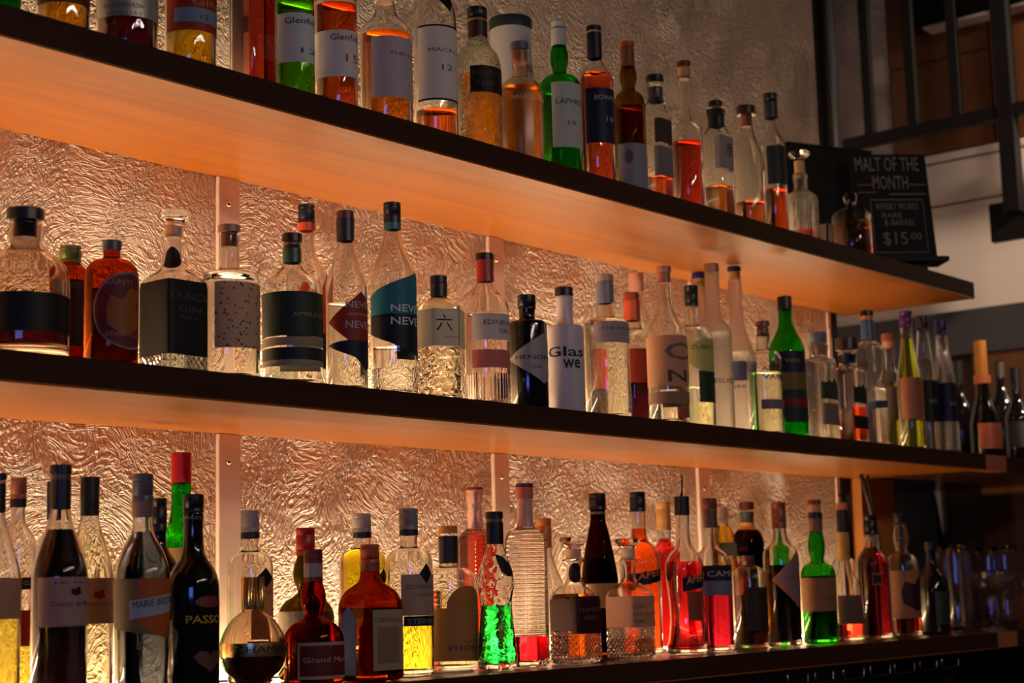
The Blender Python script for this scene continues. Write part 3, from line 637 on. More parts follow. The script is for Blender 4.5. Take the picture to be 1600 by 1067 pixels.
# ------------------------------------------------------------ the bottles
BOTTLES = [
 {'n': 'whisky_bottle', 'l': 'green bottle at the left end of the top shelf, only its foot in view', 's': 'T', 'x': 1.1274, 'y': -0.27, 'sh': 'round', 'g': 'green', 'R': 0.0235, 'p': [(0.0094, 0.2759), (0.0094, 0.1918), (0.0116, 0.1807), (0.0181, 0.1642), (0.0225, 0.1507), (0.0235, 0.1418), (0.0235, 0.1368)], 'q': (0.1335, (60, 150, 40)), 'c': [('cap', 0.297, 0.2421, 0.0102, (30, 30, 30))]},
 {'n': 'whisky_bottle', 'l': 'whisky bottle on top shelf, dark brown label above a bright yellow foot', 's': 'T', 'x': 1.2233, 'y': -0.26, 'sh': 'round', 'g': 'clear', 'R': 0.0333, 'p': [(0.0114, 0.3045), (0.0114, 0.2171), (0.0149, 0.2038), (0.025, 0.1838), (0.0318, 0.1674), (0.0333, 0.1566), (0.0333, 0.1514)], 'q': (0.1393, (225, 130, 10)), 'c': [('cap', 0.3265, 0.2694, 0.0122, (30, 20, 15))], 'L': [(0.0479, 0.1393, -0.0619, 0.0619, (95, 50, 25), {})]},
 {'n': 'whisky_bottle', 'l': 'bottle on top shelf wrapped in a silver grey embossed label over dark red liquor', 's': 'T', 'x': 1.324, 'y': -0.26, 'sh': 'round', 'g': 'clear', 'R': 0.0395, 'p': [(0.0126, 0.331), (0.0126, 0.2314), (0.0169, 0.2156), (0.0293, 0.1919), (0.0377, 0.1726), (0.0395, 0.1598), (0.0395, 0.1544)], 'q': (0.142, (70, 8, 10)), 'c': [('cap', 0.3492, 0.2946, 0.0135, (60, 60, 60))], 'L': [(0.0536, 0.142, -0.0838, 0.0838, (185, 180, 165), {'mat': 'foil'})], 't': [('FLOCKENTON', 0.0649, 0.0055, -0.0577, 0.0545, (90, 85, 75), {}), ('DISTILLERY', 0.0547, 0.0048, -0.0541, 0.0485, (90, 85, 75), {})]},
 {'n': 'whisky_bottle', 'l': 'bottle with rust red label and grey blue band marked 12, yellow liquor at its foot', 's': 'T', 'x': 1.4301, 'y': -0.26, 'sh': 'round', 'g': 'clear', 'R': 0.0349, 'p': [(0.0122, 0.3303), (0.0122, 0.2367), (0.0158, 0.2224), (0.0263, 0.201), (0.0333, 0.1835), (0.0349, 0.1719), (0.0349, 0.1663)], 'q': (0.1626, (230, 150, 10)), 'c': [('cap', 0.3492, 0.2928, 0.0131, (40, 30, 30))], 'L': [(0.0619, 0.1811, -0.0628, 0.0628, (150, 50, 25), {}), (0.0737, 0.0938, -0.0473, 0.0473, (130, 150, 165), {'o': 1})], 't': [('RANS', 0.1144, 0.0082, -0.0336, 0.0327, (190, 120, 80), {}), ('GIN', 0.0976, 0.0088, -0.0221, 0.0442, (190, 120, 80), {}), ('12', 0.0788, 0.0063, -0.0104, 0.0126, (30, 30, 30), {})]},
 {'n': 'whisky_bottle', 'l': 'square orange red bottle with a small dark square mark on the top shelf', 's': 'T', 'x': 1.5486, 'y': -0.255, 'sh': 'sq', 'g': 'clear', 'R': 0.0252, 'p': [(0.0127, 0.3326), (0.0127, 0.2645), (0.0136, 0.2636), (0.0225, 0.2426), (0.0248, 0.2392), (0.0252, 0.2365)], 'q': (0.2307, (215, 60, 20)), 'c': [('cap', 0.3571, 0.3034, 0.0136, (30, 25, 25))], 'L': [(0.0919, 0.1147, -0.0456, -0.0333, (70, 20, 10), {})]},
 {'n': 'whisky_bottle', 'l': 'green whisky bottle with white label beside a matching orange red one', 's': 'T', 'x': 1.6247, 'y': -0.26, 'sh': 'tri', 'g': 'greenlight', 'R': 0.0288, 'p': [(0.0102, 0.3158), (0.0102, 0.2365), (0.0132, 0.2257), (0.0217, 0.2094), (0.0275, 0.1962), (0.0288, 0.1873), (0.0288, 0.1815)], 'q': (0.158, (140, 170, 30)), 'c': [('cap', 0.3457, 0.2959, 0.0111, (40, 40, 40))], 'L': [(0.0647, 0.1385, -0.0552, 0.0552, (225, 220, 215), {})], 't': [('Glenfiddich', 0.1221, 0.0094, -0.0376, 0.0752, (25, 25, 25), {'f': 1}), ('12', 0.0781, 0.008, -0.0138, 0.0276, (70, 60, 50), {})]},
 {'n': 'whisky_bottle', 'l': 'orange red whisky bottle with white label beside a matching green one', 's': 'T', 'x': 1.7094, 'y': -0.26, 'sh': 'tri', 'g': 'clear', 'R': 0.0315, 'p': [(0.0105, 0.3217), (0.0105, 0.2404), (0.0138, 0.2282), (0.0235, 0.2099), (0.03, 0.1949), (0.0315, 0.185), (0.0315, 0.179)], 'q': (0.178, (215, 70, 15)), 'c': [('cap', 0.3524, 0.3013, 0.0114, (40, 40, 40))], 'L': [(0.0613, 0.1329, -0.0704, 0.0704, (225, 220, 215), {})], 't': [('Glenfiddich', 0.1171, 0.0096, -0.0347, 0.0694, (25, 25, 25), {'f': 1}), ('15', 0.0839, 0.0124, -0.0116, 0.0233, (150, 80, 30), {})]},
 {'n': 'whisky_bottle', 'l': 'amber whisky bottle with plain pale grey front label and clear neck on the top shelf', 's': 'T', 'x': 1.8151, 'y': -0.26, 'sh': 'round', 'g': 'clear', 'R': 0.0403, 'p': [(0.0167, 0.2699), (0.0167, 0.197), (0.0205, 0.189), (0.0314, 0.1771), (0.0387, 0.1673), (0.0403, 0.1608), (0.0403, 0.1546)], 'q': (0.1577, (230, 110, 20)), 'c': [('stopper', 0.296, 0.2136, 0.0177, (190, 120, 60))], 'L': [(0.05, 0.1464, -0.0562, 0.0562, (185, 180, 190), {})], 't': [('THE DO', 0.1168, 0.0057, -0.028, 0.0559, (90, 50, 40), {})]},
 {'n': 'whisky_bottle', 'l': 'nearly empty bottle with white label marked 12 and black triangle tag on its shoulder', 's': 'T', 'x': 1.929, 'y': -0.26, 'sh': 'round', 'g': 'clear', 'R': 0.0346, 'p': [(0.0142, 0.3124), (0.0142, 0.2746), (0.0203, 0.2563), (0.0295, 0.2391), (0.0336, 0.2208), (0.0346, 0.2047)], 'q': (0.0593, (215, 85, 20)), 'c': [('cap', 0.3449, 0.28, 0.0153, (30, 25, 25))], 'L': [(0.0709, 0.1951, -0.0602, 0.0602, (215, 210, 205), {}), (0.2187, 0.2434, -0.0261, 0.0126, (20, 18, 18), {'shape': 'tri'}), (0.1919, 0.1951, -0.0584, 0.0584, (25, 22, 20), {'o': 1}), (0.0709, 0.0741, -0.0621, 0.0621, (25, 22, 20), {'o': 1})], 't': [('MACALLAN', 0.1502, 0.0066, -0.0407, 0.0814, (40, 35, 30), {}), ('12', 0.1201, 0.0095, -0.0185, 0.019, (40, 35, 30), {})]},
 {'n': 'whisky_bottle', 'l': 'embossed amber whisky bottle with black square label, black cap and brown neck band', 's': 'T', 'x': 2.0398, 'y': -0.255, 'sh': 'round', 'g': 'engrave', 'R': 0.0378, 'p': [(0.0158, 0.2625), (0.0158, 0.2093), (0.0189, 0.2049), (0.02, 0.1983), (0.0315, 0.1829), (0.0378, 0.162), (0.0378, 0.1521)], 'q': (0.1434, (215, 110, 5)), 'c': [('cap', 0.2625, 0.2425, 0.0168, (18, 16, 16)), ('ring', 0.2425, 0.2381, 0.0158, (150, 120, 60)), ('collar', 0.2381, 0.2115, 0.0168, (55, 28, 18))], 'L': [(0.1083, 0.1532, -0.0466, 0.0466, (25, 20, 16), {})], 't': [('HIGHLAND', 0.137, 0.0083, -0.043, 0.086, (85, 65, 45), {}), ('PARK', 0.1195, 0.0083, -0.0359, 0.0333, (85, 65, 45), {})]},
 {'n': 'whisky_tube', 'l': 'white cardboard whisky tube with dark green lid behind the frosted cork-topped bottle', 's': 'T', 'x': 2.2667, 'y': -0.14, 'sh': 'round', 'g': 'tube', 'R': 0.0377, 'h': 0.3278, 'p': [], 'c': []},
 {'n': 'whisky_bottle', 'l': 'peach coloured frosted bottle with cork and grey topped stopper before the white tube', 's': 'T', 'x': 2.1366, 'y': -0.265, 'sh': 'round', 'g': 'frostlight', 'R': 0.0377, 'p': [(0.014, 0.2079), (0.014, 0.1628), (0.0161, 0.1606), (0.0258, 0.1555), (0.0341, 0.1449), (0.0377, 0.1292), (0.0377, 0.1225)], 'q': (0.1426, (230, 135, 45)), 'c': [('stopper', 0.2237, 0.2101, 0.0161, (95, 95, 100)), ('cork', 0.2101, 0.1876, 0.0129, (190, 130, 80))], 't': [('BRUICHLADDICH', 0.1156, 0.007, -0.0488, 0.0975, (230, 200, 170), {})]},
 {'n': 'whisky_bottle', 'l': 'green glass whisky bottle with pale label and white capsule on the top shelf', 's': 'T', 'x': 2.2531, 'y': -0.26, 'sh': 'round', 'g': 'green', 'R': 0.0355, 'p': [(0.0122, 0.274), (0.0122, 0.2483), (0.0156, 0.2311), (0.0156, 0.2164), (0.0122, 0.1993), (0.0139, 0.1958), (0.0262, 0.1896), (0.0337, 0.1798), (0.0355, 0.1715), (0.0355, 0.1645)], 'q': (0.1576, (50, 140, 30)), 'c': [('cap', 0.2916, 0.2799, 0.0122, (190, 190, 190)), ('ring', 0.2799, 0.2775, 0.0117, (60, 90, 60)), ('capsule', 0.2775, 0.2471, 0.0133, (185, 185, 185))], 'L': [(0.0562, 0.1726, -0.0483, 0.0483, (205, 205, 190), {})], 't': [('LAPHROAIG', 0.1331, 0.0096, -0.0405, 0.0809, (30, 30, 28), {}), ('10', 0.0958, 0.008, -0.0202, 0.016, (40, 40, 35), {})]},
 {'n': 'whisky_bottle', 'l': 'glowing orange whisky bottle with navy label and black capsule on the top shelf', 's': 'T', 'x': 2.3577, 'y': -0.26, 'sh': 'round', 'g': 'clear', 'R': 0.032, 'p': [(0.0126, 0.2998), (0.0126, 0.2458), (0.0157, 0.2365), (0.0246, 0.2227), (0.0306, 0.2114), (0.032, 0.2039), (0.032, 0.1967)], 'q': (0.2182, (230, 75, 15)), 'c': [('cap', 0.3094, 0.2998, 0.0137, (22, 20, 22)), ('ring', 0.2998, 0.2962, 0.0126, (170, 140, 80)), ('capsule', 0.2962, 0.2481, 0.0137, (20, 20, 28))], 'L': [(0.0853, 0.186, -0.0501, 0.0501, (28, 30, 60), {})], 't': [('BOWMORE', 0.1637, 0.009, -0.0329, 0.0657, (170, 165, 160), {}), ('18', 0.1249, 0.0082, -0.0115, 0.0164, (170, 165, 160), {})]},
 {'n': 'whisky_bottle', 'l': 'olive necked whisky bottle with orange brown cap and grey lower label', 's': 'T', 'x': 2.4594, 'y': -0.26, 'sh': 'round', 'g': 'olivelight', 'R': 0.0293, 'p': [(0.0123, 0.2879), (0.0123, 0.2583), (0.0158, 0.2429), (0.0158, 0.2296), (0.0123, 0.2142), (0.014, 0.2105), (0.0225, 0.2031), (0.0279, 0.1919), (0.0293, 0.1824), (0.0293, 0.1751)], 'q': (0.1775, (150, 45, 12)), 'c': [('cap', 0.3039, 0.2928, 0.014, (170, 75, 30)), ('capsule', 0.2928, 0.2559, 0.0129, (120, 70, 30))], 'L': [(0.0202, 0.1046, -0.0546, 0.0546, (150, 150, 155), {}), (0.066, 0.0925, -0.0403, -0.0235, (110, 100, 100), {'shape': 'oval', 'o': 1})]},
 {'n': 'whisky_bottle', 'l': 'slim clear rectangular bottle with black cap and two grey front labels', 's': 'T', 'x': 2.5462, 'y': -0.26, 'sh': 'sq', 'g': 'clear', 'R': 0.0213, 'p': [(0.0139, 0.2482), (0.0139, 0.2082), (0.0146, 0.2069), (0.018, 0.1887), (0.0208, 0.1842), (0.0213, 0.1807)], 'q': (0.0619, (220, 80, 20)), 'c': [('cap', 0.2594, 0.2444, 0.0167, (15, 14, 14)), ('collar', 0.2356, 0.2082, 0.0144, (60, 55, 58))], 'L': [(0.1236, 0.1708, -0.033, 0.033, (60, 50, 45), {}), (0.0594, 0.1174, -0.0357, 0.0357, (120, 115, 115), {})]},
 {'n': 'spirit_bottle', 'l': 'red orange spirit in clear square bottle with long neck and red brown stopper top', 's': 'T', 'x': 2.6392, 'y': -0.265, 'sh': 'round', 'g': 'clear', 'R': 0.0305, 'p': [(0.0128, 0.2754), (0.0128, 0.1886), (0.0141, 0.1874), (0.0269, 0.1782), (0.0299, 0.1748), (0.0305, 0.1721)], 'q': (0.1455, (215, 55, 18)), 'c': [('stopper', 0.3075, 0.2959, 0.0134, (100, 30, 18)), ('cork', 0.2959, 0.2716, 0.0122, (190, 140, 85))]},
 {'n': 'whisky_bottle', 'l': 'clear square bottle with brushed dark characters on a white label and black cap', 's': 'T', 'x': 2.7472, 'y': -0.265, 'sh': 'sq', 'g': 'clear', 'R': 0.0234, 'p': [(0.0156, 0.2366), (0.0156, 0.1949), (0.0163, 0.1936), (0.0198, 0.1837), (0.0229, 0.179), (0.0234, 0.1753)], 'q': (0.0769, (190, 95, 20)), 'c': [('cap', 0.251, 0.2393, 0.0138, (15, 14, 14)), ('collar', 0.234, 0.2001, 0.0163, (20, 20, 22))], 'L': [(0.1092, 0.1766, -0.0385, 0.0385, (150, 140, 140), {})], 't': [('季', 0.1345, 0.0271, -0.007, 0.0271, (15, 15, 15), {})]},
 {'n': 'spirit_bottle', 'l': 'smooth clear tapering bottle with domed maroon stopper, half hidden pale liquor', 's': 'T', 'x': 2.8531, 'y': -0.27, 'sh': 'round', 'g': 'clear', 'R': 0.0308, 'p': [(0.0115, 0.2417), (0.0115, 0.223), (0.0167, 0.1976), (0.0244, 0.175), (0.0308, 0.1511), (0.0321, 0.0849)], 'q': (0.0612, (200, 90, 30)), 'c': [('stopper', 0.2618, 0.243, 0.0192, (60, 22, 18)), ('cork', 0.243, 0.219, 0.0103, (185, 110, 70))]},
 {'n': 'whisky_bottle', 'l': 'clear bottle with black capsule, a dark panel with white scroll, and orange liquor below', 's': 'T', 'x': 2.9856, 'y': -0.25, 'sh': 'round', 'g': 'clear', 'R': 0.0265, 'p': [(0.0133, 0.3034), (0.0133, 0.2412), (0.0154, 0.2336), (0.0215, 0.2222), (0.0256, 0.2129), (0.0265, 0.2067), (0.0265, 0.1984)], 'q': (0.1135, (225, 75, 15)), 'c': [('cap', 0.3215, 0.3007, 0.0146, (25, 20, 20)), ('capsule', 0.3007, 0.2674, 0.0146, (50, 46, 46))], 'L': [(0.1217, 0.204, -0.0413, 0.0413, (45, 45, 45), {})]},
 {'n': 'decanter', 'l': 'small clear glass decanter with flat disc stopper near the right end of the top shelf', 's': 'T', 'x': 3.093, 'y': -0.25, 'sh': 'round', 'g': 'ribs', 'R': 0.0353, 'p': [(0.0149, 0.1681), (0.0163, 0.1597), (0.0149, 0.1513), (0.0163, 0.1317), (0.0299, 0.1205), (0.0353, 0.1093), (0.0353, 0.1009)], 'q': (0.0425, (200, 60, 20)), 'c': [('stopper', 0.2159, 0.199, 0.0231, 'clear'), ('cork', 0.1962, 0.1639, 0.0109, (200, 150, 90))]},
 {'n': 'decanter', 'l': 'squat clear glass flask of orange liquor before the chalkboard', 's': 'T', 'x': 3.3302, 'y': -0.24, 'sh': 'round', 'g': 'clear', 'R': 0.0443, 'p': [(0.0129, 0.1471), (0.0143, 0.1383), (0.0371, 0.125), (0.0443, 0.1148), (0.0457, 0.106)], 'q': (0.0942, (240, 130, 40)), 'c': [('stopper', 0.1677, 0.1441, 0.0157, 'smoke')]},
 {'n': 'tea_light_glass', 'l': 'small frosted glass cube between the decanter and the squat flask', 's': 'T', 'x': 3.2433, 'y': -0.22, 'sh': 'round', 'g': 'cube', 'R': 0.0137, 'h': 0.0842, 'p': [], 'c': []},
 {'n': 'spirit_bottle', 'l': 'large squat dark bottle with black stopper at the near left of the middle shelf', 's': 'M', 'x': 1.1803, 'y': -0.25, 'sh': 'round', 'g': 'smokelight', 'R': 0.0538, 'p': [(0.0195, 0.1738), (0.0187, 0.156), (0.0179, 0.1448), (0.0249, 0.1384), (0.0405, 0.1304), (0.0506, 0.1176), (0.0538, 0.1016), (0.0538, 0.0968)], 'q': (0.0793, (50, 8, 8)), 'bh': 0.017, 'c': [('stopper', 0.1915, 0.1762, 0.0226, (24, 20, 19)), ('cork', 0.1762, 0.1552, 0.014, (50, 42, 40))], 'L': [(0.0325, 0.0801, -0.1008, 0.1008, (16, 14, 13), {})]},
 {'n': 'spirit_bottle', 'l': 'orange bottle with blurred olive green cap behind the squat dark bottle', 's': 'M', 'x': 1.3253, 'y': -0.14, 'sh': 'round', 'g': 'amber', 'R': 0.0229, 'p': [(0.011, 0.1656), (0.0127, 0.1595), (0.0229, 0.1482), (0.0229, 0.1421)], 'q': (0.1351, (120, 30, 8)), 'c': [('cap', 0.1822, 0.1595, 0.0144, (85, 90, 20))], 'L': [(0.0444, 0.1308, -0.0374, 0.0374, (70, 28, 16), {})]},
 {'n': 'spirit_bottle', 'l': 'amber apothecary bottle with ribbed grey screw cap and big round red label', 's': 'M', 'x': 1.3064, 'y': -0.255, 'sh': 'round', 'g': 'amber', 'R': 0.0342, 'p': [(0.0114, 0.1603), (0.0114, 0.1477), (0.013, 0.1461), (0.0228, 0.1424), (0.0308, 0.1348), (0.0342, 0.1235), (0.0342, 0.1185)], 'q': (0.1034, (60, 22, 8)), 'c': [('cap', 0.1696, 0.1561, 0.0122, (75, 78, 80))], 'L': [(0.0272, 0.1218, -0.0437, 0.0437, (115, 35, 35), {'shape': 'disc'}), (0.042, 0.1068, -0.0284, 0.0284, (165, 95, 30), {'shape': 'blotch', 'o': 1})], 't': [('SANTI', 0.1066, 0.007, -0.0296, 0.0352, (165, 110, 95), {}), ('BEVERAGE', 0.0408, 0.0059, -0.029, 0.0469, (165, 110, 95), {})]},
 {'n': 'decanter', 'l': 'clear cut glass gin decanter with large black label and glass disc stopper', 's': 'M', 'x': 1.4185, 'y': -0.24, 'sh': 'sq', 'g': 'cutclear', 'R': 0.0336, 'p': [(0.0119, 0.1961), (0.0153, 0.1926), (0.0119, 0.1873), (0.0128, 0.1575), (0.0204, 0.1452), (0.0312, 0.133), (0.033, 0.1278), (0.0336, 0.1225)], 'q': (0.1173, (225, 222, 210)), 'c': [('stopper', 0.2278, 0.2084, 0.0213, 'clear'), ('cork', 0.2084, 0.1926, 0.0111, (210, 150, 110))], 'L': [(0.029, 0.1295, -0.0974, 0.0974, (20, 19, 20), {}), (0.147, 0.1785, -0.0275, 0.0027, (25, 18, 20), {'shape': 'oval'})], 't': [('OUNCE', 0.1028, 0.0098, -0.0303, 0.0607, (75, 65, 62), {}), ('GIN', 0.0861, 0.0086, -0.0182, 0.0365, (75, 65, 62), {}), ('BOLD', 0.077, 0.0043, -0.0149, 0.0298, (75, 65, 62), {})]},
 {'n': 'gin_bottle', 'l': 'gin bottle with dotted beige label, broad flat shoulder and pale wooden stopper', 's': 'M', 'x': 1.5069, 'y': -0.25, 'sh': 'round', 'g': 'clear', 'R': 0.0419, 'p': [(0.014, 0.2076), (0.014, 0.1697), (0.0149, 0.1589), (0.0297, 0.1544), (0.0393, 0.1499), (0.0419, 0.1428), (0.0419, 0.1374)], 'q': (0.1499, (250, 245, 225)), 'c': [('stopper', 0.2212, 0.2103, 0.0157, (165, 120, 85)), ('cork', 0.2103, 0.1895, 0.0114, (150, 95, 55))], 'L': [(0.0447, 0.1356, -0.0498, 0.0498, (190, 160, 130), {'mat': 'dots'})]},
 {'n': 'gin_bottle', 'l': 'round shouldered gin bottle with wide dark green label and green neck band', 's': 'M', 'x': 1.62, 'y': -0.255, 'sh': 'round', 'g': 'clear', 'R': 0.0426, 'p': [(0.0127, 0.2076), (0.0127, 0.1824), (0.0154, 0.1749), (0.0254, 0.1656), (0.038, 0.1563), (0.0426, 0.1452), (0.0426, 0.1378)], 'q': (0.0364, (245, 240, 215)), 'c': [('stopper', 0.2254, 0.2123, 0.0145, (42, 22, 18)), ('cork', 0.2123, 0.2029, 0.0118, (120, 85, 65)), ('neck_band', 0.2029, 0.1824, 0.0136, (38, 75, 50))], 'L': [(0.0722, 0.135, -0.1108, 0.1108, (38, 52, 42), {}), (0.0584, 0.0703, -0.1108, 0.1108, (150, 140, 110), {}), (0.0382, 0.0556, -0.1108, 0.1108, (28, 40, 38), {}), (0.03, 0.0382, -0.1108, 0.1108, (150, 145, 120), {})], 't': [('AMBLESIDE', 0.0997, 0.0059, -0.0319, 0.0639, (150, 130, 60), {})]},
 {'n': 'gin_bottle', 'l': 'bottle with navy and orange capsule and orange label behind the green labelled gin', 's': 'M', 'x': 1.7575, 'y': -0.14, 'sh': 'round', 'g': 'clear', 'R': 0.0331, 'p': [(0.0126, 0.2781), (0.0126, 0.2378), (0.0159, 0.2272), (0.0253, 0.2113), (0.0317, 0.1983), (0.0331, 0.1896), (0.0331, 0.1836)], 'q': (0.11, (240, 235, 215)), 'c': [('cap', 0.3095, 0.2801, 0.0131, (25, 28, 50)), ('collar', 0.2801, 0.268, 0.0136, (215, 80, 35))], 'L': [(0.105, 0.2016, -0.0524, 0.0524, (220, 80, 35), {'shape': 'peak'}), (0.0507, 0.105, -0.0533, 0.0533, (30, 35, 60), {})]},
 {'n': 'gin_bottle', 'l': 'gin bottle with red mountain diamond label and brown and navy capsule', 's': 'M', 'x': 1.7225, 'y': -0.26, 'sh': 'round', 'g': 'clear', 'R': 0.0308, 'p': [(0.0131, 0.2602), (0.0131, 0.2244), (0.0159, 0.2109), (0.0224, 0.1878), (0.029, 0.1686), (0.0308, 0.1542), (0.0308, 0.1446)], 'q': (0.1341, (245, 240, 215)), 'c': [('cap', 0.2738, 0.2621, 0.0131, (85, 45, 22)), ('capsule', 0.2621, 0.2283, 0.0131, (25, 28, 42))], 'L': [(0.058, 0.1494, -0.0542, 0.0542, (150, 45, 32), {'shape': 'diam'}), (0.0325, 0.0903, -0.0551, 0.0551, (28, 32, 52), {'shape': 'mount', 'o': 1})], 't': [('NEVER', 0.1246, 0.0094, -0.025, 0.0501, (180, 165, 165), {'o': 1, 'b': 1}), ('DISTILLING', 0.1133, 0.0034, -0.0215, 0.0429, (180, 165, 165), {'o': 1, 'b': 1}), ('NEVER', 0.0944, 0.0108, -0.0254, 0.0507, (180, 165, 165), {'o': 1, 'b': 1})]},
 {'n': 'gin_bottle', 'l': 'tall gin bottle with teal and dark blue slanted label and black and teal cap', 's': 'M', 'x': 1.818, 'y': -0.265, 'sh': 'round', 'g': 'studs', 'R': 0.0346, 'p': [(0.0125, 0.2892), (0.0125, 0.2572), (0.0144, 0.2413), (0.0231, 0.2175), (0.0317, 0.1977), (0.0346, 0.1839), (0.0346, 0.174)], 'q': (0.0769, (245, 240, 215)), 'c': [('cap', 0.3012, 0.2792, 0.0134, (20, 22, 25)), ('capsule', 0.2792, 0.2692, 0.0134, (22, 32, 36)), ('neck_band', 0.2692, 0.2592, 0.0134, (30, 105, 125))], 'L': [(0.1209, 0.1918, -0.0789, 0.0789, (28, 115, 135), {'shape': 'slantup'}), (0.0564, 0.1248, -0.0789, 0.0789, (20, 32, 40), {'shape': 'slantdn', 'o': 1})], 't': [('NEVER', 0.1281, 0.0111, -0.0321, 0.0641, (215, 215, 215), {'o': 1, 'b': 1}), ('NEVER', 0.1082, 0.0118, -0.0324, 0.0648, (215, 215, 215), {'o': 1, 'b': 1})]},
 {'n': 'gin_bottle', 'l': 'short faceted gin bottle with black brush character label and embossed flowers', 's': 'M', 'x': 1.9203, 'y': -0.265, 'sh': 'hex', 'g': 'flowers', 'R': 0.0376, 'p': [(0.0129, 0.1877), (0.0129, 0.1664), (0.0139, 0.1654), (0.0317, 0.1538), (0.0371, 0.1483), (0.0376, 0.1441)], 'q': (0.1451, (250, 245, 210)), 'c': [('cap', 0.2009, 0.1887, 0.0134, (22, 20, 20)), ('ring', 0.1877, 0.1826, 0.0139, (45, 40, 38)), ('capsule', 0.1826, 0.1684, 0.0134, (25, 22, 22))], 'L': [(0.0856, 0.1441, -0.0748, 0.0748, (225, 215, 180), {})], 't': [('六', 0.109, 0.0257, -0.036, 0.0257, (18, 15, 12), {}), ('ROKU GIN', 0.0982, 0.0029, -0.0245, 0.0228, (120, 100, 80), {})]},
 {'n': 'gin_bottle', 'l': 'ribbed gin bottle with red neck band, white label and pink strip label', 's': 'M', 'x': 2.0385, 'y': -0.26, 'sh': 'round', 'g': 'ribbase', 'R': 0.0369, 'p': [(0.0144, 0.2401), (0.0144, 0.2063), (0.0164, 0.2), (0.0226, 0.1873), (0.0328, 0.1768), (0.0369, 0.1621), (0.0369, 0.1558)], 'q': (0.1537, (240, 190, 150)), 'c': [('cap', 0.2539, 0.2422, 0.0149, (24, 18, 18)), ('neck_band', 0.2422, 0.2074, 0.0144, (165, 40, 30))], 'L': [(0.1077, 0.1506, -0.0561, 0.0561, (205, 200, 205), {}), (0.0629, 0.0921, -0.0576, 0.0576, (200, 110, 105), {})], 't': [('EDINBURGH', 0.1322, 0.0074, -0.0358, 0.0715, (40, 35, 32), {}), ('GIN', 0.1186, 0.0074, -0.0102, 0.0222, (40, 35, 32), {})]},
 {'n': 'gin_bottle', 'l': 'black apothecary gin bottle with silver diamond label', 's': 'M', 'x': 2.1434, 'y': -0.26, 'sh': 'round', 'g': 'black', 'R': 0.0327, 'p': [(0.0148, 0.1783), (0.0137, 0.1588), (0.0158, 0.1545), (0.0275, 0.1534), (0.0317, 0.1502), (0.0327, 0.1437)], 'c': [('cap', 0.1978, 0.1739, 0.0153, (12, 11, 11))], 'L': [(0.0462, 0.1308, -0.0667, 0.0667, (150, 148, 145), {'shape': 'diam'})], 't': [("HENDRICK'S", 0.0862, 0.0076, -0.051, 0.1019, (20, 20, 20), {}), ('GIN', 0.0713, 0.0053, -0.0223, 0.016, (40, 40, 40), {})]},
 {'n': 'gin_bottle', 'l': 'opaque white gin bottle with large dark lettering and black cap', 's': 'M', 'x': 2.2393, 'y': -0.265, 'sh': 'round', 'g': 'white', 'R': 0.0314, 'p': [(0.0152, 0.2108), (0.0152, 0.1576), (0.0162, 0.1553), (0.0292, 0.1542), (0.0314, 0.1509), (0.0314, 0.1443)], 'c': [('cap', 0.2219, 0.2063, 0.0157, (18, 17, 17))], 't': [('Glas', 0.0993, 0.0172, -0.0637, 0.0707, (15, 15, 15), {'b': 1}), ('we', 0.0792, 0.0156, -0.0337, 0.0312, (15, 15, 15), {'b': 1})]},
 {'n': 'gin_bottle', 'l': 'clear embossed gin bottle with grey blue collar and narrow lilac label', 's': 'M', 'x': 2.3638, 'y': -0.26, 'sh': 'round', 'g': 'letters', 'R': 0.0403, 'p': [(0.0146, 0.2091), (0.0146, 0.1896), (0.0168, 0.1828), (0.0336, 0.1793), (0.0392, 0.1736), (0.0403, 0.1644)], 'q': (0.177, (245, 235, 205)), 'c': [('stopper', 0.261, 0.2483, 0.0162, (170, 150, 140)), ('ring', 0.2483, 0.2437, 0.0146, (150, 110, 80)), ('collar', 0.2437, 0.2091, 0.0157, (110, 120, 135))], 'L': [(0.1348, 0.1725, -0.0605, 0.0605, (165, 150, 160), {})], 't': [('THE BOTANIST', 0.1575, 0.0048, -0.0457, 0.0914, (50, 45, 50), {})]},
 {'n': 'gin_bottle', 'l': 'gin bottle with orange brown capsule and brick red label over dark liquor', 's': 'M', 'x': 2.6119, 'y': -0.14, 'sh': 'round', 'g': 'clear', 'R': 0.0513, 'p': [(0.0159, 0.2284), (0.0159, 0.2159), (0.0183, 0.2046), (0.0366, 0.1947), (0.0476, 0.1822), (0.0513, 0.166), (0.0513, 0.1598)], 'q': (0.1598, (60, 8, 10)), 'c': [('cap', 0.2747, 0.2597, 0.0147, (150, 60, 28)), ('capsule', 0.2597, 0.2196, 0.0153, (190, 80, 40))], 'L': [(0.0941, 0.1586, -0.1334, 0.1334, (165, 62, 40), {})]},
 {'n': 'gin_bottle', 'l': 'clear bottle with pale pink stopper behind the brick red labelled bottle', 's': 'M', 'x': 2.7174, 'y': -0.078, 'sh': 'round', 'g': 'clear', 'R': 0.0304, 'p': [(0.0139, 0.3193), (0.0139, 0.2802), (0.0177, 0.2672), (0.0279, 0.2412), (0.0355, 0.2256), (0.038, 0.2024)], 'c': [('stopper', 0.335, 0.2958, 0.0152, (205, 150, 125))]},
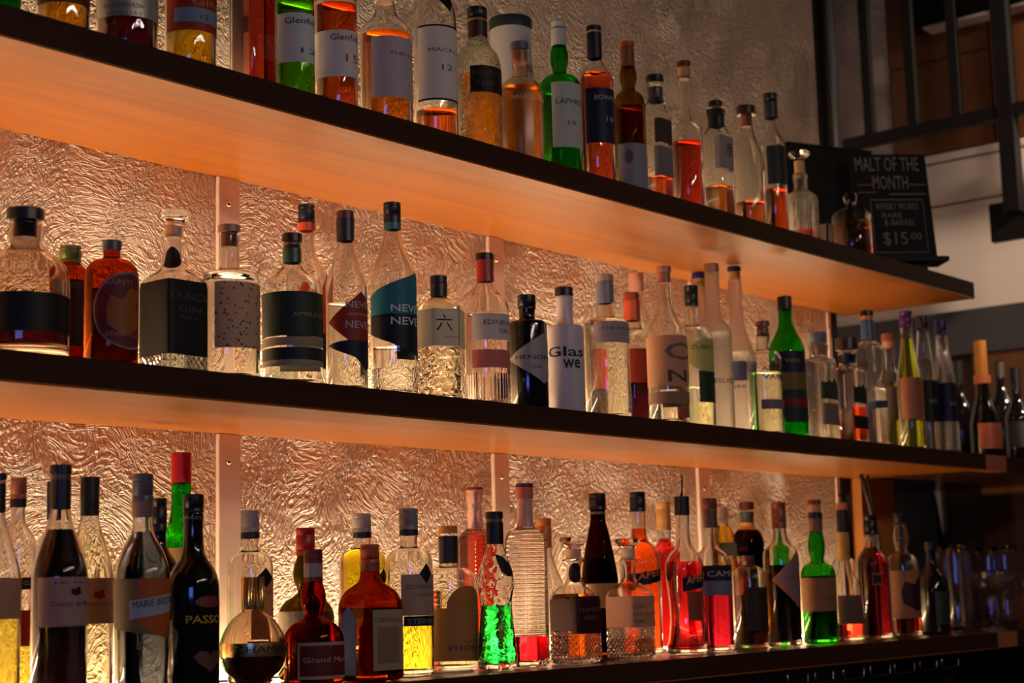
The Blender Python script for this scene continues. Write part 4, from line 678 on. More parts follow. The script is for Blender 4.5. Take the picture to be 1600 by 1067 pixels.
 {'n': 'gin_bottle', 'l': 'cork topped bottle with tan label showing a big grey ring', 's': 'M', 'x': 2.5292, 'y': -0.275, 'sh': 'round', 'g': 'clear', 'R': 0.0361, 'p': [(0.0128, 0.2658), (0.0128, 0.2323), (0.0151, 0.2144), (0.0233, 0.1965), (0.0338, 0.1786), (0.0373, 0.1608), (0.0373, 0.1537)], 'q': (0.0839, (250, 245, 225)), 'c': [('stopper', 0.2958, 0.2826, 0.0134, (165, 110, 85)), ('cork', 0.2826, 0.2646, 0.0116, (150, 85, 60))], 'L': [(0.0698, 0.1632, -0.097, 0.097, (200, 150, 115), {}), (0.0381, 0.0604, -0.0869, 0.0869, (150, 115, 95), {})], 't': [('O', 0.1176, 0.0319, -0.0415, 0.0703, (110, 85, 75), {'b': 1}), ('NO', 0.0773, 0.0226, -0.0362, 0.0909, (70, 50, 42), {'b': 1})]},
 {'n': 'vodka_bottle', 'l': 'pale green liquor bottle with oval yellow label, dark green rectangle and green cap', 's': 'M', 'x': 2.6769, 'y': -0.235, 'sh': 'round', 'g': 'clear', 'R': 0.0329, 'p': [(0.0122, 0.2548), (0.0122, 0.2199), (0.0146, 0.2049), (0.0292, 0.1987), (0.0365, 0.1875), (0.0377, 0.1739)], 'q': (0.0849, (235, 225, 140)), 'c': [('cap', 0.2836, 0.2423, 0.0134, (18, 32, 24))], 'L': [(0.112, 0.1764, -0.0521, 0.0521, (190, 190, 110), {'shape': 'oval'}), (0.0542, 0.1145, -0.0286, 0.0286, (22, 60, 35), {})], 't': [('ZUBROWKA', 0.1551, 0.0079, -0.0414, 0.0827, (50, 40, 25), {})]},
 {'n': 'vodka_bottle', 'l': 'tall frosted bottle with grey brown cap and etched tree', 's': 'M', 'x': 2.7838, 'y': -0.215, 'sh': 'round', 'g': 'frost', 'R': 0.0313, 'p': [(0.015, 0.328), (0.015, 0.2442), (0.0188, 0.2314), (0.0288, 0.2186), (0.0338, 0.2058), (0.0338, 0.1956)], 'q': (0.2058, (240, 232, 220)), 'c': [('cap', 0.3436, 0.3267, 0.015, (150, 110, 85))], 't': [('BELVEDERE', 0.1019, 0.009, -0.0366, 0.0732, (60, 60, 75), {})]},
 {'n': 'vodka_bottle', 'l': 'frosted bottle with blue cap and soft blue picture beside a taller frosted one', 's': 'M', 'x': 2.9326, 'y': -0.175, 'sh': 'round', 'g': 'frost', 'R': 0.0313, 'p': [(0.0137, 0.3329), (0.0137, 0.2591), (0.0183, 0.2324), (0.0287, 0.1991), (0.0353, 0.1725), (0.0353, 0.1592)], 'q': (0.1831, (240, 235, 220)), 'c': [('cap', 0.364, 0.3532, 0.0144, (25, 40, 120)), ('cork', 0.3532, 0.3343, 0.0124, (200, 170, 110))], 'L': [(0.1221, 0.1618, -0.0555, 0.0555, (120, 130, 165), {})], 't': [('GREY GOOSE', 0.1069, 0.0066, -0.0527, 0.1054, (50, 60, 100), {})]},
 {'n': 'vodka_bottle', 'l': 'frosted bottle with blue cap mostly hidden behind two front bottles', 's': 'M', 'x': 2.9587, 'y': -0.07, 'sh': 'round', 'g': 'frost', 'R': 0.0254, 'p': [(0.0134, 0.3508), (0.0134, 0.2888), (0.0174, 0.2614), (0.0268, 0.2409), (0.0294, 0.2203)], 'c': [('cap', 0.3674, 0.3563, 0.0147, (25, 40, 120)), ('cork', 0.3563, 0.337, 0.0127, (210, 180, 120))]},
 {'n': 'vodka_bottle', 'l': 'stubby clear bottle with bold black lettering and brown cork beside the green mezcal', 's': 'M', 'x': 2.9006, 'y': -0.255, 'sh': 'round', 'g': 'clear', 'R': 0.0358, 'p': [(0.0134, 0.209), (0.0134, 0.1843), (0.0166, 0.1765), (0.0307, 0.17), (0.0358, 0.1583), (0.0358, 0.1505)], 'q': (0.131, (240, 225, 150)), 'c': [('stopper', 0.2352, 0.2234, 0.0147, (125, 70, 45)), ('cork', 0.2234, 0.2038, 0.0121, (130, 80, 55))], 'L': [(0.0549, 0.0742, -0.0458, 0.0458, (130, 120, 125), {})], 't': [('ABSOLUT', 0.1316, 0.0092, -0.0423, 0.0847, (15, 15, 15), {'b': 1}), ('VANILIA', 0.1148, 0.0092, -0.0406, 0.0811, (15, 15, 15), {'b': 1})]},
 {'n': 'spirit_bottle', 'l': 'green bottle with black capsule and colourful landscape label', 's': 'M', 'x': 3.0018, 'y': -0.25, 'sh': 'round', 'g': 'green', 'R': 0.0366, 'p': [(0.0144, 0.2748), (0.0144, 0.2439), (0.0179, 0.2307), (0.0282, 0.2108), (0.0351, 0.1946), (0.0366, 0.1838), (0.0366, 0.1759)], 'q': (0.1705, (60, 130, 30)), 'c': [('capsule', 0.2989, 0.2721, 0.0144, (18, 16, 15))], 'L': [(0.1373, 0.1812, -0.0553, 0.0553, (30, 38, 62), {}), (0.1016, 0.1373, -0.0575, 0.0575, (130, 105, 40), {}), (0.0356, 0.1016, -0.0605, 0.0605, (35, 55, 40), {}), (0.0646, 0.091, -0.0569, 0.0569, (140, 25, 22), {'shape': 'blotch', 'o': 1})], 't': [('VIDA', 0.157, 0.0085, -0.0428, 0.0339, (160, 140, 60), {})]},
 {'n': 'gin_bottle', 'l': 'clear ribbed square bottle with grey cap and green leaf shaped label', 's': 'M', 'x': 3.1327, 'y': -0.25, 'sh': 'sq', 'g': 'ribs', 'R': 0.0295, 'p': [(0.0185, 0.2097), (0.0185, 0.1823), (0.0194, 0.181), (0.0245, 0.1801), (0.027, 0.1752), (0.0275, 0.1714)], 'c': [('cap', 0.2372, 0.2125, 0.0188, (105, 115, 125)), ('cork', 0.2125, 0.1878, 0.0148, (190, 150, 115))], 'L': [(0.0923, 0.1386, -0.0383, 0.0383, (32, 50, 32), {'shape': 'leaf'}), (0.0381, 0.0841, -0.0369, 0.0369, (130, 115, 110), {})]},
 {'n': 'spirit_bottle', 'l': 'low square bottle of orange liquor with broad dark brown stopper', 's': 'M', 'x': 3.2391, 'y': -0.26, 'sh': 'sq', 'g': 'clear', 'R': 0.0282, 'p': [(0.0175, 0.202), (0.0175, 0.1727), (0.0184, 0.1713), (0.0236, 0.1671), (0.0277, 0.1608), (0.0282, 0.1559)], 'q': (0.0836, (225, 75, 15)), 'c': [('stopper', 0.2343, 0.2076, 0.0247, (45, 22, 18)), ('collar', 0.1978, 0.1796, 0.0151, (25, 28, 25))], 'L': [(0.0905, 0.135, -0.0306, 0.0306, (20, 26, 20), {'shape': 'leaf'}), (0.0352, 0.0628, -0.0315, 0.0315, (20, 16, 14), {})]},
 {'n': 'gin_bottle', 'l': 'clear tapering square bottle with long blue neck band and tilted blue label', 's': 'M', 'x': 3.3387, 'y': -0.26, 'sh': 'sq', 'g': 'clear', 'R': 0.0257, 'p': [(0.014, 0.2427), (0.014, 0.2384), (0.0154, 0.237), (0.0225, 0.229), (0.0262, 0.2238), (0.0268, 0.2198)], 'q': (0.1314, (245, 240, 225)), 'c': [('cap', 0.3059, 0.2944, 0.0147, (14, 14, 14)), ('cork', 0.2944, 0.2843, 0.0126, (190, 120, 60)), ('neck_band', 0.2843, 0.2398, 0.0147, (60, 85, 125))], 'L': [(0.0832, 0.1073, -0.0496, 0.0496, (55, 75, 115), {'shape': 'tilt'})]},
 {'n': 'spirit_bottle', 'l': 'yellow liquor bottle with orange brown cork and plain grey brown label', 's': 'M', 'x': 3.573, 'y': -0.19, 'sh': 'round', 'g': 'clear', 'R': 0.0268, 'p': [(0.0134, 0.2619), (0.0134, 0.2058), (0.0158, 0.1975), (0.0226, 0.185), (0.0272, 0.1748), (0.0283, 0.168), (0.0283, 0.159)], 'q': (0.168, (235, 190, 40)), 'c': [('cap', 0.2862, 0.268, 0.0156, (140, 75, 45)), ('collar', 0.268, 0.2513, 0.0141, (190, 140, 105))], 'L': [(0.0838, 0.159, -0.0736, 0.0736, (95, 78, 72), {})]},
 {'n': 'spirit_bottle', 'l': 'tapered yellow bottle with shiny purple cap and pinkish label', 's': 'M', 'x': 3.517, 'y': -0.265, 'sh': 'round', 'g': 'clear', 'R': 0.0291, 'p': [(0.0138, 0.2895), (0.0145, 0.2598), (0.0204, 0.2079), (0.0276, 0.171), (0.0291, 0.1562), (0.0291, 0.0974)], 'q': (0.2598, (235, 205, 40)), 'c': [('cap', 0.3238, 0.288, 0.0145, (75, 25, 95))], 'L': [(0.074, 0.168, -0.0563, 0.0563, (155, 100, 72), {})]},
 {'n': 'spirit_bottle', 'l': 'tapered clear bottle with black cap and black label beside the purple capped bottle', 's': 'M', 'x': 3.6526, 'y': -0.24, 'sh': 'round', 'g': 'clear', 'R': 0.027, 'p': [(0.0135, 0.2991), (0.0142, 0.2838), (0.0195, 0.2302), (0.0255, 0.1845), (0.027, 0.1693), (0.027, 0.1087)], 'c': [('cap', 0.3314, 0.2961, 0.0142, (25, 20, 18))], 'L': [(0.0784, 0.1754, -0.0511, 0.0511, (18, 18, 22), {})], 't': [('60', 0.122, 0.0097, -0.0251, 0.0194, (130, 130, 130), {})]},
 {'n': 'spirit_bottle', 'l': 'tapered clear bottle with shiny dark blue cap and navy label', 's': 'M', 'x': 3.7088, 'y': -0.26, 'sh': 'round', 'g': 'ribs', 'R': 0.0272, 'p': [(0.0136, 0.2948), (0.0143, 0.2794), (0.0196, 0.2331), (0.0257, 0.1794), (0.0272, 0.1641), (0.0272, 0.1106)], 'c': [('cap', 0.3258, 0.2902, 0.0143, (35, 32, 95))], 'L': [(0.0801, 0.1717, -0.0497, 0.0497, (25, 28, 60), {})], 't': [('60', 0.1179, 0.0098, -0.021, 0.0196, (130, 130, 150), {})]},
 {'n': 'sparkling_wine_bottle', 'l': 'black sparkling wine bottle with gold foil neck and orange label', 's': 'M', 'x': 3.9911, 'y': -0.23, 'sh': 'round', 'g': 'black', 'R': 0.0384, 'p': [(0.0144, 0.2945), (0.0128, 0.2537), (0.0144, 0.1968), (0.0192, 0.1643), (0.032, 0.1239), (0.0384, 0.0917), (0.0384, 0.0804)], 'c': [('foil', 0.3059, 0.213, 0.0152, (205, 130, 45)), ('foil_skirt', 0.2179, 0.1968, 0.0208, (215, 120, 55))], 'L': [(0.0306, 0.0949, -0.0621, 0.0621, (205, 105, 60), {})]},
 {'n': 'wine_bottle', 'l': 'dark bottle standing between the blue capped bottle and the gold foiled one', 's': 'M', 'x': 4.0449, 'y': -0.14, 'sh': 'round', 'g': 'black', 'R': 0.0311, 'p': [(0.0131, 0.2598), (0.0131, 0.1933), (0.016, 0.1805), (0.0243, 0.1614), (0.0298, 0.1457), (0.0311, 0.1353), (0.0311, 0.1254)], 'c': [('capsule', 0.2681, 0.2099, 0.0147, (20, 17, 16))]},
 {'n': 'wine_bottle', 'l': 'dark wine bottle just beyond the gold foiled sparkling wine', 's': 'M', 'x': 4.3064, 'y': -0.14, 'sh': 'round', 'g': 'black', 'R': 0.0343, 'p': [(0.0137, 0.2913), (0.0137, 0.2303), (0.017, 0.215), (0.0264, 0.1921), (0.0328, 0.1734), (0.0343, 0.1609), (0.0343, 0.1505)], 'c': [('cork', 0.2895, 0.2477, 0.0137, (70, 60, 50))]},
 {'n': 'wine_bottle', 'l': 'dark bottle with a dim label at the far right of the middle shelf', 's': 'M', 'x': 4.1706, 'y': -0.24, 'sh': 'round', 'g': 'black', 'R': 0.033, 'p': [(0.0132, 0.2265), (0.0132, 0.1764), (0.0164, 0.1635), (0.0255, 0.1443), (0.0316, 0.1285), (0.033, 0.118), (0.033, 0.1081)], 'c': [('capsule', 0.2517, 0.1897, 0.0148, (18, 15, 15))], 'L': [(0.0434, 0.1097, -0.06, 0.06, (60, 55, 45), {})]},
 {'n': 'liqueur_bottle', 'l': 'clear bottle half cut by the left picture edge with pink beige label over yellow liquor', 's': 'B', 'x': 1.1407, 'y': -0.26, 'sh': 'round', 'g': 'clear', 'R': 0.0297, 'p': [(0.0096, 0.2676), (0.0096, 0.2299), (0.0126, 0.2148), (0.0186, 0.1924), (0.026, 0.1699), (0.0297, 0.1513), (0.0297, 0.1439)], 'q': (0.1047, (235, 190, 60)), 'c': [('cap', 0.2751, 0.2661, 0.0111, (18, 15, 15)), ('capsule', 0.263, 0.2284, 0.0104, (18, 15, 15))], 'L': [(0.1047, 0.1513, -0.0772, 0.0772, (175, 130, 105), {})]},
 {'n': 'liqueur_bottle', 'l': 'bottle with orange brown cap and red and black labels behind the far left bottle', 's': 'B', 'x': 1.2509, 'y': -0.14, 'sh': 'round', 'g': 'clear', 'R': 0.0233, 'p': [(0.0096, 0.2543), (0.0096, 0.2258), (0.0118, 0.2196), (0.0181, 0.2102), (0.0223, 0.2025), (0.0233, 0.1974), (0.0233, 0.1926)], 'q': (0.109, (235, 190, 60)), 'c': [('cap', 0.2812, 0.2543, 0.0104, (150, 85, 55)), ('collar', 0.2543, 0.2437, 0.0104, (20, 17, 17))], 'L': [(0.1395, 0.1547, -0.0606, 0.0606, (20, 18, 18), {}), (0.0692, 0.113, -0.0606, 0.0606, (185, 55, 35), {})], 't': [('CUT', 0.1449, 0.0052, -0.0058, 0.0156, (200, 195, 185), {})]},
 {'n': 'liqueur_bottle', 'l': 'dark berry liqueur in sloping clear bottle with pale script label, black capped', 's': 'B', 'x': 1.2302, 'y': -0.26, 'sh': 'round', 'g': 'clear', 'R': 0.0338, 'p': [(0.0115, 0.2745), (0.0115, 0.2355), (0.0146, 0.2199), (0.0223, 0.1967), (0.03, 0.1735), (0.0338, 0.1542), (0.0338, 0.145)], 'q': (0.2098, (18, 8, 14)), 'c': [('cap', 0.2886, 0.2769, 0.0131, (16, 14, 14)), ('ring', 0.2769, 0.2706, 0.0115, (90, 70, 60)), ('capsule', 0.2706, 0.2347, 0.0123, (16, 14, 14))], 'L': [(0.0937, 0.1519, -0.049, 0.049, (185, 145, 130), {}), (0.1296, 0.1411, -0.0073, 0.0092, (35, 25, 35), {'shape': 'blotch', 'o': 1})], 't': [('J.E. Mure', 0.1428, 0.0044, -0.0278, 0.0556, (60, 45, 45), {}), ('Creme de Mure', 0.1174, 0.0061, -0.0306, 0.0612, (60, 45, 45), {})]},
 {'n': 'liqueur_bottle', 'l': 'bottle whose black capsule shows just behind the berry liqueur neck', 's': 'B', 'x': 1.3554, 'y': -0.07, 'sh': 'round', 'g': 'clear', 'R': 0.0238, 'p': [(0.0102, 0.2521), (0.0102, 0.2263), (0.0124, 0.2188), (0.0186, 0.2075), (0.0228, 0.1982), (0.0238, 0.1921), (0.0238, 0.1869)], 'q': (0.158, (160, 50, 20)), 'c': [('capsule', 0.2841, 0.2332, 0.0106, (18, 15, 15))]},
 {'n': 'liqueur_bottle', 'l': 'pale yellow liqueur with script label and black capsule behind the berry liqueur', 's': 'B', 'x': 1.3536, 'y': -0.15, 'sh': 'round', 'g': 'clear', 'R': 0.0316, 'p': [(0.0116, 0.2479), (0.0116, 0.2345), (0.0149, 0.2185), (0.0216, 0.1976), (0.0282, 0.1725), (0.0316, 0.1517), (0.0316, 0.1434)], 'q': (0.216, (250, 225, 150)), 'c': [('capsule', 0.285, 0.258, 0.0125, (16, 14, 13)), ('collar', 0.258, 0.2345, 0.0116, (16, 14, 13))], 'L': [(0.0938, 0.1526, -0.0446, 0.0446, (195, 150, 120), {}), (0.1252, 0.1385, -0.014, 0.0039, (165, 50, 40), {'shape': 'blotch', 'o': 1})], 't': [('Creme de Litchi', 0.1167, 0.0054, -0.029, 0.0579, (70, 50, 45), {})]},
 {'n': 'liqueur_bottle', 'l': 'bottle with round embossed seal, grey screw cap and slanted tan and orange label', 's': 'B', 'x': 1.3502, 'y': -0.265, 'sh': 'round', 'g': 'clear', 'R': 0.0353, 'p': [(0.0128, 0.2418), (0.0128, 0.211), (0.0168, 0.2013), (0.0265, 0.1835), (0.0337, 0.161), (0.0353, 0.1449), (0.0345, 0.1049), (0.0329, 0.0256)], 'q': (0.2078, (70, 65, 60)), 'c': [('cap', 0.2817, 0.2467, 0.0132, (78, 76, 80)), ('collar', 0.2467, 0.2272, 0.0132, (120, 95, 85))], 'L': [(0.0747, 0.1489, -0.0901, 0.0901, (125, 105, 75), {'shape': 'slantlow'}), (0.0747, 0.1489, -0.0275, 0.0275, (195, 95, 35), {'shape': 'slantlow', 'o': 1}), (0.0986, 0.1329, -0.0386, 0.0386, (175, 180, 190), {'shape': 'tiltup', 'o': 2})], 't': [('MARIE BRIZARD', 0.1118, 0.0087, -0.0342, 0.0685, (25, 22, 25), {'o': 3, 'tilt': 0.12, 'b': 1})], 'seal': (0.1787, 0.0104, -0.0037)},  # clear liquor; the dark room refracted in it is put into its tint
 {'n': 'liqueur_bottle', 'l': 'bottle with black screw cap standing hidden behind the slanted label bottle', 's': 'B', 'x': 1.4916, 'y': -0.12, 'sh': 'round', 'g': 'black', 'R': 0.0263, 'p': [(0.0105, 0.2259), (0.0105, 0.1994), (0.0131, 0.1916), (0.0203, 0.18), (0.0252, 0.1705), (0.0263, 0.1642), (0.0263, 0.1589)], 'c': [('cap', 0.2624, 0.2171, 0.011, (18, 15, 15))]},
 {'n': 'liqueur_bottle', 'l': 'bright green bottle with red capsule and cream label standing at the back', 's': 'B', 'x': 1.5714, 'y': -0.07, 'sh': 'round', 'g': 'greenbumpy', 'R': 0.0329, 'p': [(0.0137, 0.3033), (0.0137, 0.2866), (0.0155, 0.2477), (0.0219, 0.2201), (0.031, 0.2017), (0.0329, 0.1834)], 'q': (0.2755, (60, 190, 30)), 'c': [('capsule', 0.3331, 0.2894, 0.0146, (185, 25, 30))], 'L': [(0.1286, 0.1953, -0.0855, 0.0855, (205, 170, 110), {})]},
 {'n': 'liqueur_bottle', 'l': 'black passion fruit liqueur bottle with yellow lettering and black cap', 's': 'B', 'x': 1.4286, 'y': -0.27, 'sh': 'round', 'g': 'black', 'R': 0.0329, 'p': [(0.0132, 0.2391), (0.0132, 0.1934), (0.0165, 0.1769), (0.0263, 0.162), (0.0321, 0.148), (0.0338, 0.1274), (0.0338, 0.1028)], 'c': [('cap', 0.2575, 0.235, 0.0136, (16, 13, 13))], 'L': [(0.0295, 0.0579, -0.0248, 0.0248, (90, 55, 40), {'shape': 'heart'}), (0.111, 0.1258, -0.0208, 0.0208, (120, 40, 30), {'shape': 'oval'})], 't': [('PASSOA', 0.0912, 0.0101, -0.0324, 0.0649, (190, 160, 20), {'b': 1}), ('PASSOA', 0.2246, 0.0041, -0.0206, 0.0412, (150, 120, 30), {})]},
 {'n': 'liqueur_bottle', 'l': 'clear bottle with silver cap and dark diamond behind the round black and gold bottle', 's': 'B', 'x': 1.6407, 'y': -0.14, 'sh': 'round', 'g': 'clear', 'R': 0.033, 'p': [(0.0128, 0.2105), (0.0128, 0.1902), (0.0147, 0.1883), (0.0229, 0.185), (0.03, 0.1778), (0.033, 0.1672), (0.033, 0.1617)], 'c': [('cap', 0.2474, 0.216, 0.0137, (155, 145, 140)), ('neck_band', 0.216, 0.2068, 0.0137, (35, 38, 45))], 'L': [(0.1352, 0.1645, -0.0154, 0.0154, (30, 34, 42), {'shape': 'diamond', 'o': 2}), (0.0624, 0.1489, -0.023, 0.023, (205, 140, 115), {})], 't': [('BLACK', 0.128, 0.0053, -0.0136, 0.0272, (70, 60, 60), {})]},
 {'n': 'liqueur_bottle', 'l': 'spherical dark raspberry liqueur bottle with ribbed gold cap and metal waist band', 's': 'B', 'x': 1.5348, 'y': -0.265, 'sh': 'round', 'g': 'smokelight', 'R': 0.0445, 'p': [(0.0154, 0.1103), (0.0145, 0.1043), (0.0188, 0.1009), (0.0282, 0.0933), (0.0376, 0.0797), (0.0436, 0.0644), (0.0445, 0.0526), (0.0428, 0.0391), (0.0359, 0.0239), (0.0257, 0.0155)], 'q': (0.0492, (25, 6, 12)), 'nb': 1, 'c': [('cap', 0.1495, 0.106, 0.0154, 'goldribs')], 'L': [(0.045, 0.0627, -0.1155, 0.1155, 'gold', {})], 't': [('CHAMBORD', 0.05, 0.0086, -0.0555, 0.111, (20, 18, 18), {'o': 1})]},
 {'n': 'liqueur_bottle', 'l': 'olive green bulb necked bottle with red screw cap at the back', 's': 'B', 'x': 1.75, 'y': -0.14, 'sh': 'round', 'g': 'olive', 'R': 0.0417, 'p': [(0.0123, 0.1999), (0.0123, 0.1828), (0.018, 0.1639), (0.018, 0.1477), (0.0123, 0.1288), (0.0137, 0.1259), (0.0299, 0.1156), (0.0393, 0.1024), (0.0417, 0.0911), (0.0417, 0.0854)], 'q': (0.0958, (35, 35, 12)), 'c': [('cap', 0.2238, 0.1828, 0.0142, (165, 32, 24))], 'L': [(0.0488, 0.1005, -0.1084, 0.1084, (190, 170, 140), {})]},
 {'n': 'liqueur_bottle', 'l': 'dark red bulb necked liqueur with red and silver neck and cream bordered red label', 's': 'B', 'x': 1.6468, 'y': -0.265, 'sh': 'round', 'g': 'redglass', 'R': 0.0426, 'p': [(0.0124, 0.1546), (0.0124, 0.1431), (0.0169, 0.1263), (0.0169, 0.112), (0.0124, 0.0953), (0.0138, 0.0927), (0.03, 0.0836), (0.0394, 0.0719), (0.0417, 0.0619), (0.0417, 0.0566)], 'q': (0.0584, (90, 12, 8)), 'c': [('cap', 0.1867, 0.168, 0.0133, (110, 22, 22)), ('neck_band', 0.168, 0.1484, 0.0133, (155, 140, 130)), ('ring', 0.1484, 0.1422, 0.0133, (110, 22, 22))], 'L': [(0.0094, 0.0592, -0.0546, 0.0546, (190, 165, 140), {}), (0.0137, 0.0548, -0.0515, 0.0515, (105, 38, 30), {'o': 1})], 't': [('Grand Marnier', 0.0321, 0.007, -0.0467, 0.0933, (190, 160, 130), {'o': 2})]},
 {'n': 'liqueur_bottle', 'l': 'vivid yellow liqueur bottle with silver cap behind the square amber bottle', 's': 'B', 'x': 1.8601, 'y': -0.15, 'sh': 'round', 'g': 'clear', 'R': 0.0362, 'p': [(0.0137, 0.2119), (0.0137, 0.1942), (0.0156, 0.1923), (0.0249, 0.1891), (0.0328, 0.1825), (0.0362, 0.1727), (0.0362, 0.1668)], 'q': (0.1942, (250, 195, 15)), 'c': [('cap', 0.2464, 0.2178, 0.0142, (165, 155, 145)), ('neck_band', 0.2178, 0.209, 0.0142, (30, 32, 40))], 'L': [(0.1365, 0.1609, -0.0039, 0.0247, (30, 34, 42), {'shape': 'diamond'})]},
 {'n': 'liqueur_bottle', 'l': 'square rounded amber bottle with orange cap and cream front label', 's': 'B', 'x': 1.7546, 'y': -0.27, 'sh': 'sq', 'g': 'amberdeep', 'R': 0.0334, 'p': [(0.0138, 0.1766), (0.0138, 0.1582), (0.0156, 0.1444), (0.0216, 0.1344), (0.0283, 0.1252), (0.0334, 0.1124), (0.0348, 0.096), (0.0348, 0.0905)], 'q': (0.1033, (70, 20, 5)), 'c': [('cap', 0.1941, 0.1674, 0.0138, (190, 85, 35)), ('collar', 0.1674, 0.1555, 0.0142, (150, 65, 30))], 'L': [(0.0152, 0.1005, -0.0308, 0.0308, (180, 155, 125), {}), (0.0252, 0.0759, -0.0218, 0.0218, (150, 120, 95), {'o': 1}), (0.0089, 0.1051, -0.094, -0.0657, (45, 75, 150), {'shape': 'arch'})], 't': [('COINTREAU', 0.0826, 0.0066, -0.0277, 0.0553, (120, 50, 25), {})]},
 {'n': 'liqueur_bottle', 'l': 'elderflower liqueur with silver cap, beige label, black band and yellow liquor at foot', 's': 'B', 'x': 1.8745, 'y': -0.235, 'sh': 'round', 'g': 'clear', 'R': 0.0327, 'p': [(0.0135, 0.2105), (0.0135, 0.1931), (0.0154, 0.1912), (0.0245, 0.1875), (0.0322, 0.1796), (0.0356, 0.168), (0.0356, 0.1623)], 'q': (0.0742, (250, 215, 40)), 'c': [('cap', 0.2503, 0.2182, 0.0144, (135, 128, 128)), ('neck_band', 0.2182, 0.2095, 0.0144, (28, 30, 38))], 'L': [(0.0895, 0.1507, -0.0419, 0.0419, (165, 145, 130), {}), (0.0742, 0.0885, -0.0385, 0.0385, (22, 25, 32), {}), (0.1363, 0.1671, -0.0137, 0.0111, (25, 30, 42), {'shape': 'diamond', 'o': 2})], 't': [('ELDERFLOWER', 0.1284, 0.0062, -0.0328, 0.0655, (90, 75, 65), {}), ('LIQUEUR', 0.1173, 0.0055, -0.0214, 0.0427, (90, 75, 65), {}), ('STEINBOK', 0.0771, 0.0076, -0.0317, 0.0634, (130, 130, 135), {})]},
 {'n': 'liqueur_bottle', 'l': 'squat pale bottle with cork, black neck band and tan label with a drawn branch', 's': 'B', 'x': 2.0139, 'y': -0.19, 'sh': 'round', 'g': 'clear', 'R': 0.0445, 'p': [(0.0152, 0.2095), (0.0152, 0.1649), (0.0172, 0.1628), (0.0304, 0.1593), (0.041, 0.1517), (0.0456, 0.1406), (0.0456, 0.1345)], 'q': (0.1254, (235, 190, 120)), 'c': [('cork', 0.2279, 0.2157, 0.0152, (190, 125, 65)), ('neck_band', 0.2116, 0.1689, 0.0157, (24, 24, 24))], 'L': [(0.0162, 0.0982, -0.1186, 0.1186, (170, 125, 65), {}), (0.0972, 0.1325, -0.0433, 0.0288, (165, 120, 60), {'shape': 'halfmoon'})], 't': [('LOST', 0.0439, 0.0044, -0.0142, 0.0284, (70, 50, 55), {}), ('PHOENIX', 0.0321, 0.008, -0.0398, 0.0796, (60, 45, 60), {})]},
 {'n': 'spirit_bottle', 'l': 'ribbed square bottle of glowing red orange liquor with pale pink neck', 's': 'B', 'x': 2.2067, 'y': -0.08, 'sh': 'sq', 'g': 'ribs_h', 'R': 0.0224, 'p': [(0.0141, 0.2928), (0.0141, 0.2309), (0.0155, 0.2265), (0.02, 0.2199), (0.0232, 0.21), (0.0232, 0.2045)], 'q': (0.2243, (240, 60, 15)), 'c': [('cap', 0.3017, 0.2973, 0.0148, (120, 50, 40)), ('neck_band', 0.2973, 0.274, 0.0153, (225, 170, 150)), ('collar', 0.274, 0.2309, 0.0137, (225, 180, 165))]},
 {'n': 'liqueur_bottle', 'l': 'waisted pebbled glass bottle with bright green liqueur and black cap', 's': 'B', 'x': 2.0468, 'y': -0.26, 'sh': 'round', 'g': 'pebble', 'R': 0.0312, 'p': [(0.0121, 0.2323), (0.0131, 0.1989), (0.0191, 0.1767), (0.0271, 0.1516), (0.0291, 0.1315), (0.0251, 0.1065), (0.0261, 0.0815), (0.0291, 0.0467), (0.0312, 0.017)], 'q': (0.1005, (30, 190, 50)), 'c': [('cap', 0.2475, 0.2363, 0.0141, (14, 13, 13)), ('ring', 0.2363, 0.2303, 0.0121, (90, 80, 75)), ('capsule', 0.2303, 0.1969, 0.0141, (16, 15, 15))], 'L': [(0.1445, 0.1807, -0.0215, 0.0143, (16, 15, 15), {'shape': 'tag'})]},
 {'n': 'spirit_bottle', 'l': 'tall clear ribbed square bottle with orange pink neck and a little red liquor', 's': 'B', 'x': 2.1367, 'y': -0.25, 'sh': 'sq', 'g': 'ribs_h', 'R': 0.0257, 'p': [(0.0134, 0.2864), (0.0134, 0.2268), (0.0155, 0.2227), (0.0217, 0.2164), (0.025, 0.206), (0.0257, 0.1977)], 'q': (0.0484, (215, 25, 28)), 'c': [('cap', 0.2958, 0.2895, 0.014, (75, 40, 40)), ('neck_band', 0.2895, 0.2706, 0.014, (205, 110, 75)), ('collar', 0.2706, 0.2247, 0.0129, (215, 165, 150))]},
 {'n': 'liqueur_bottle', 'l': 'wine shaped bottle with gold screw cap behind the two ribbed bottles', 's': 'B', 'x': 2.3712, 'y': -0.1, 'sh': 'round', 'g': 'clear', 'R': 0.0364, 'p': [(0.0137, 0.2046), (0.0137, 0.1909), (0.0182, 0.1704), (0.0273, 0.1476), (0.0353, 0.1272), (0.0364, 0.1136)], 'c': [('cap', 0.2503, 0.1966, 0.0142, (190, 120, 50))]},
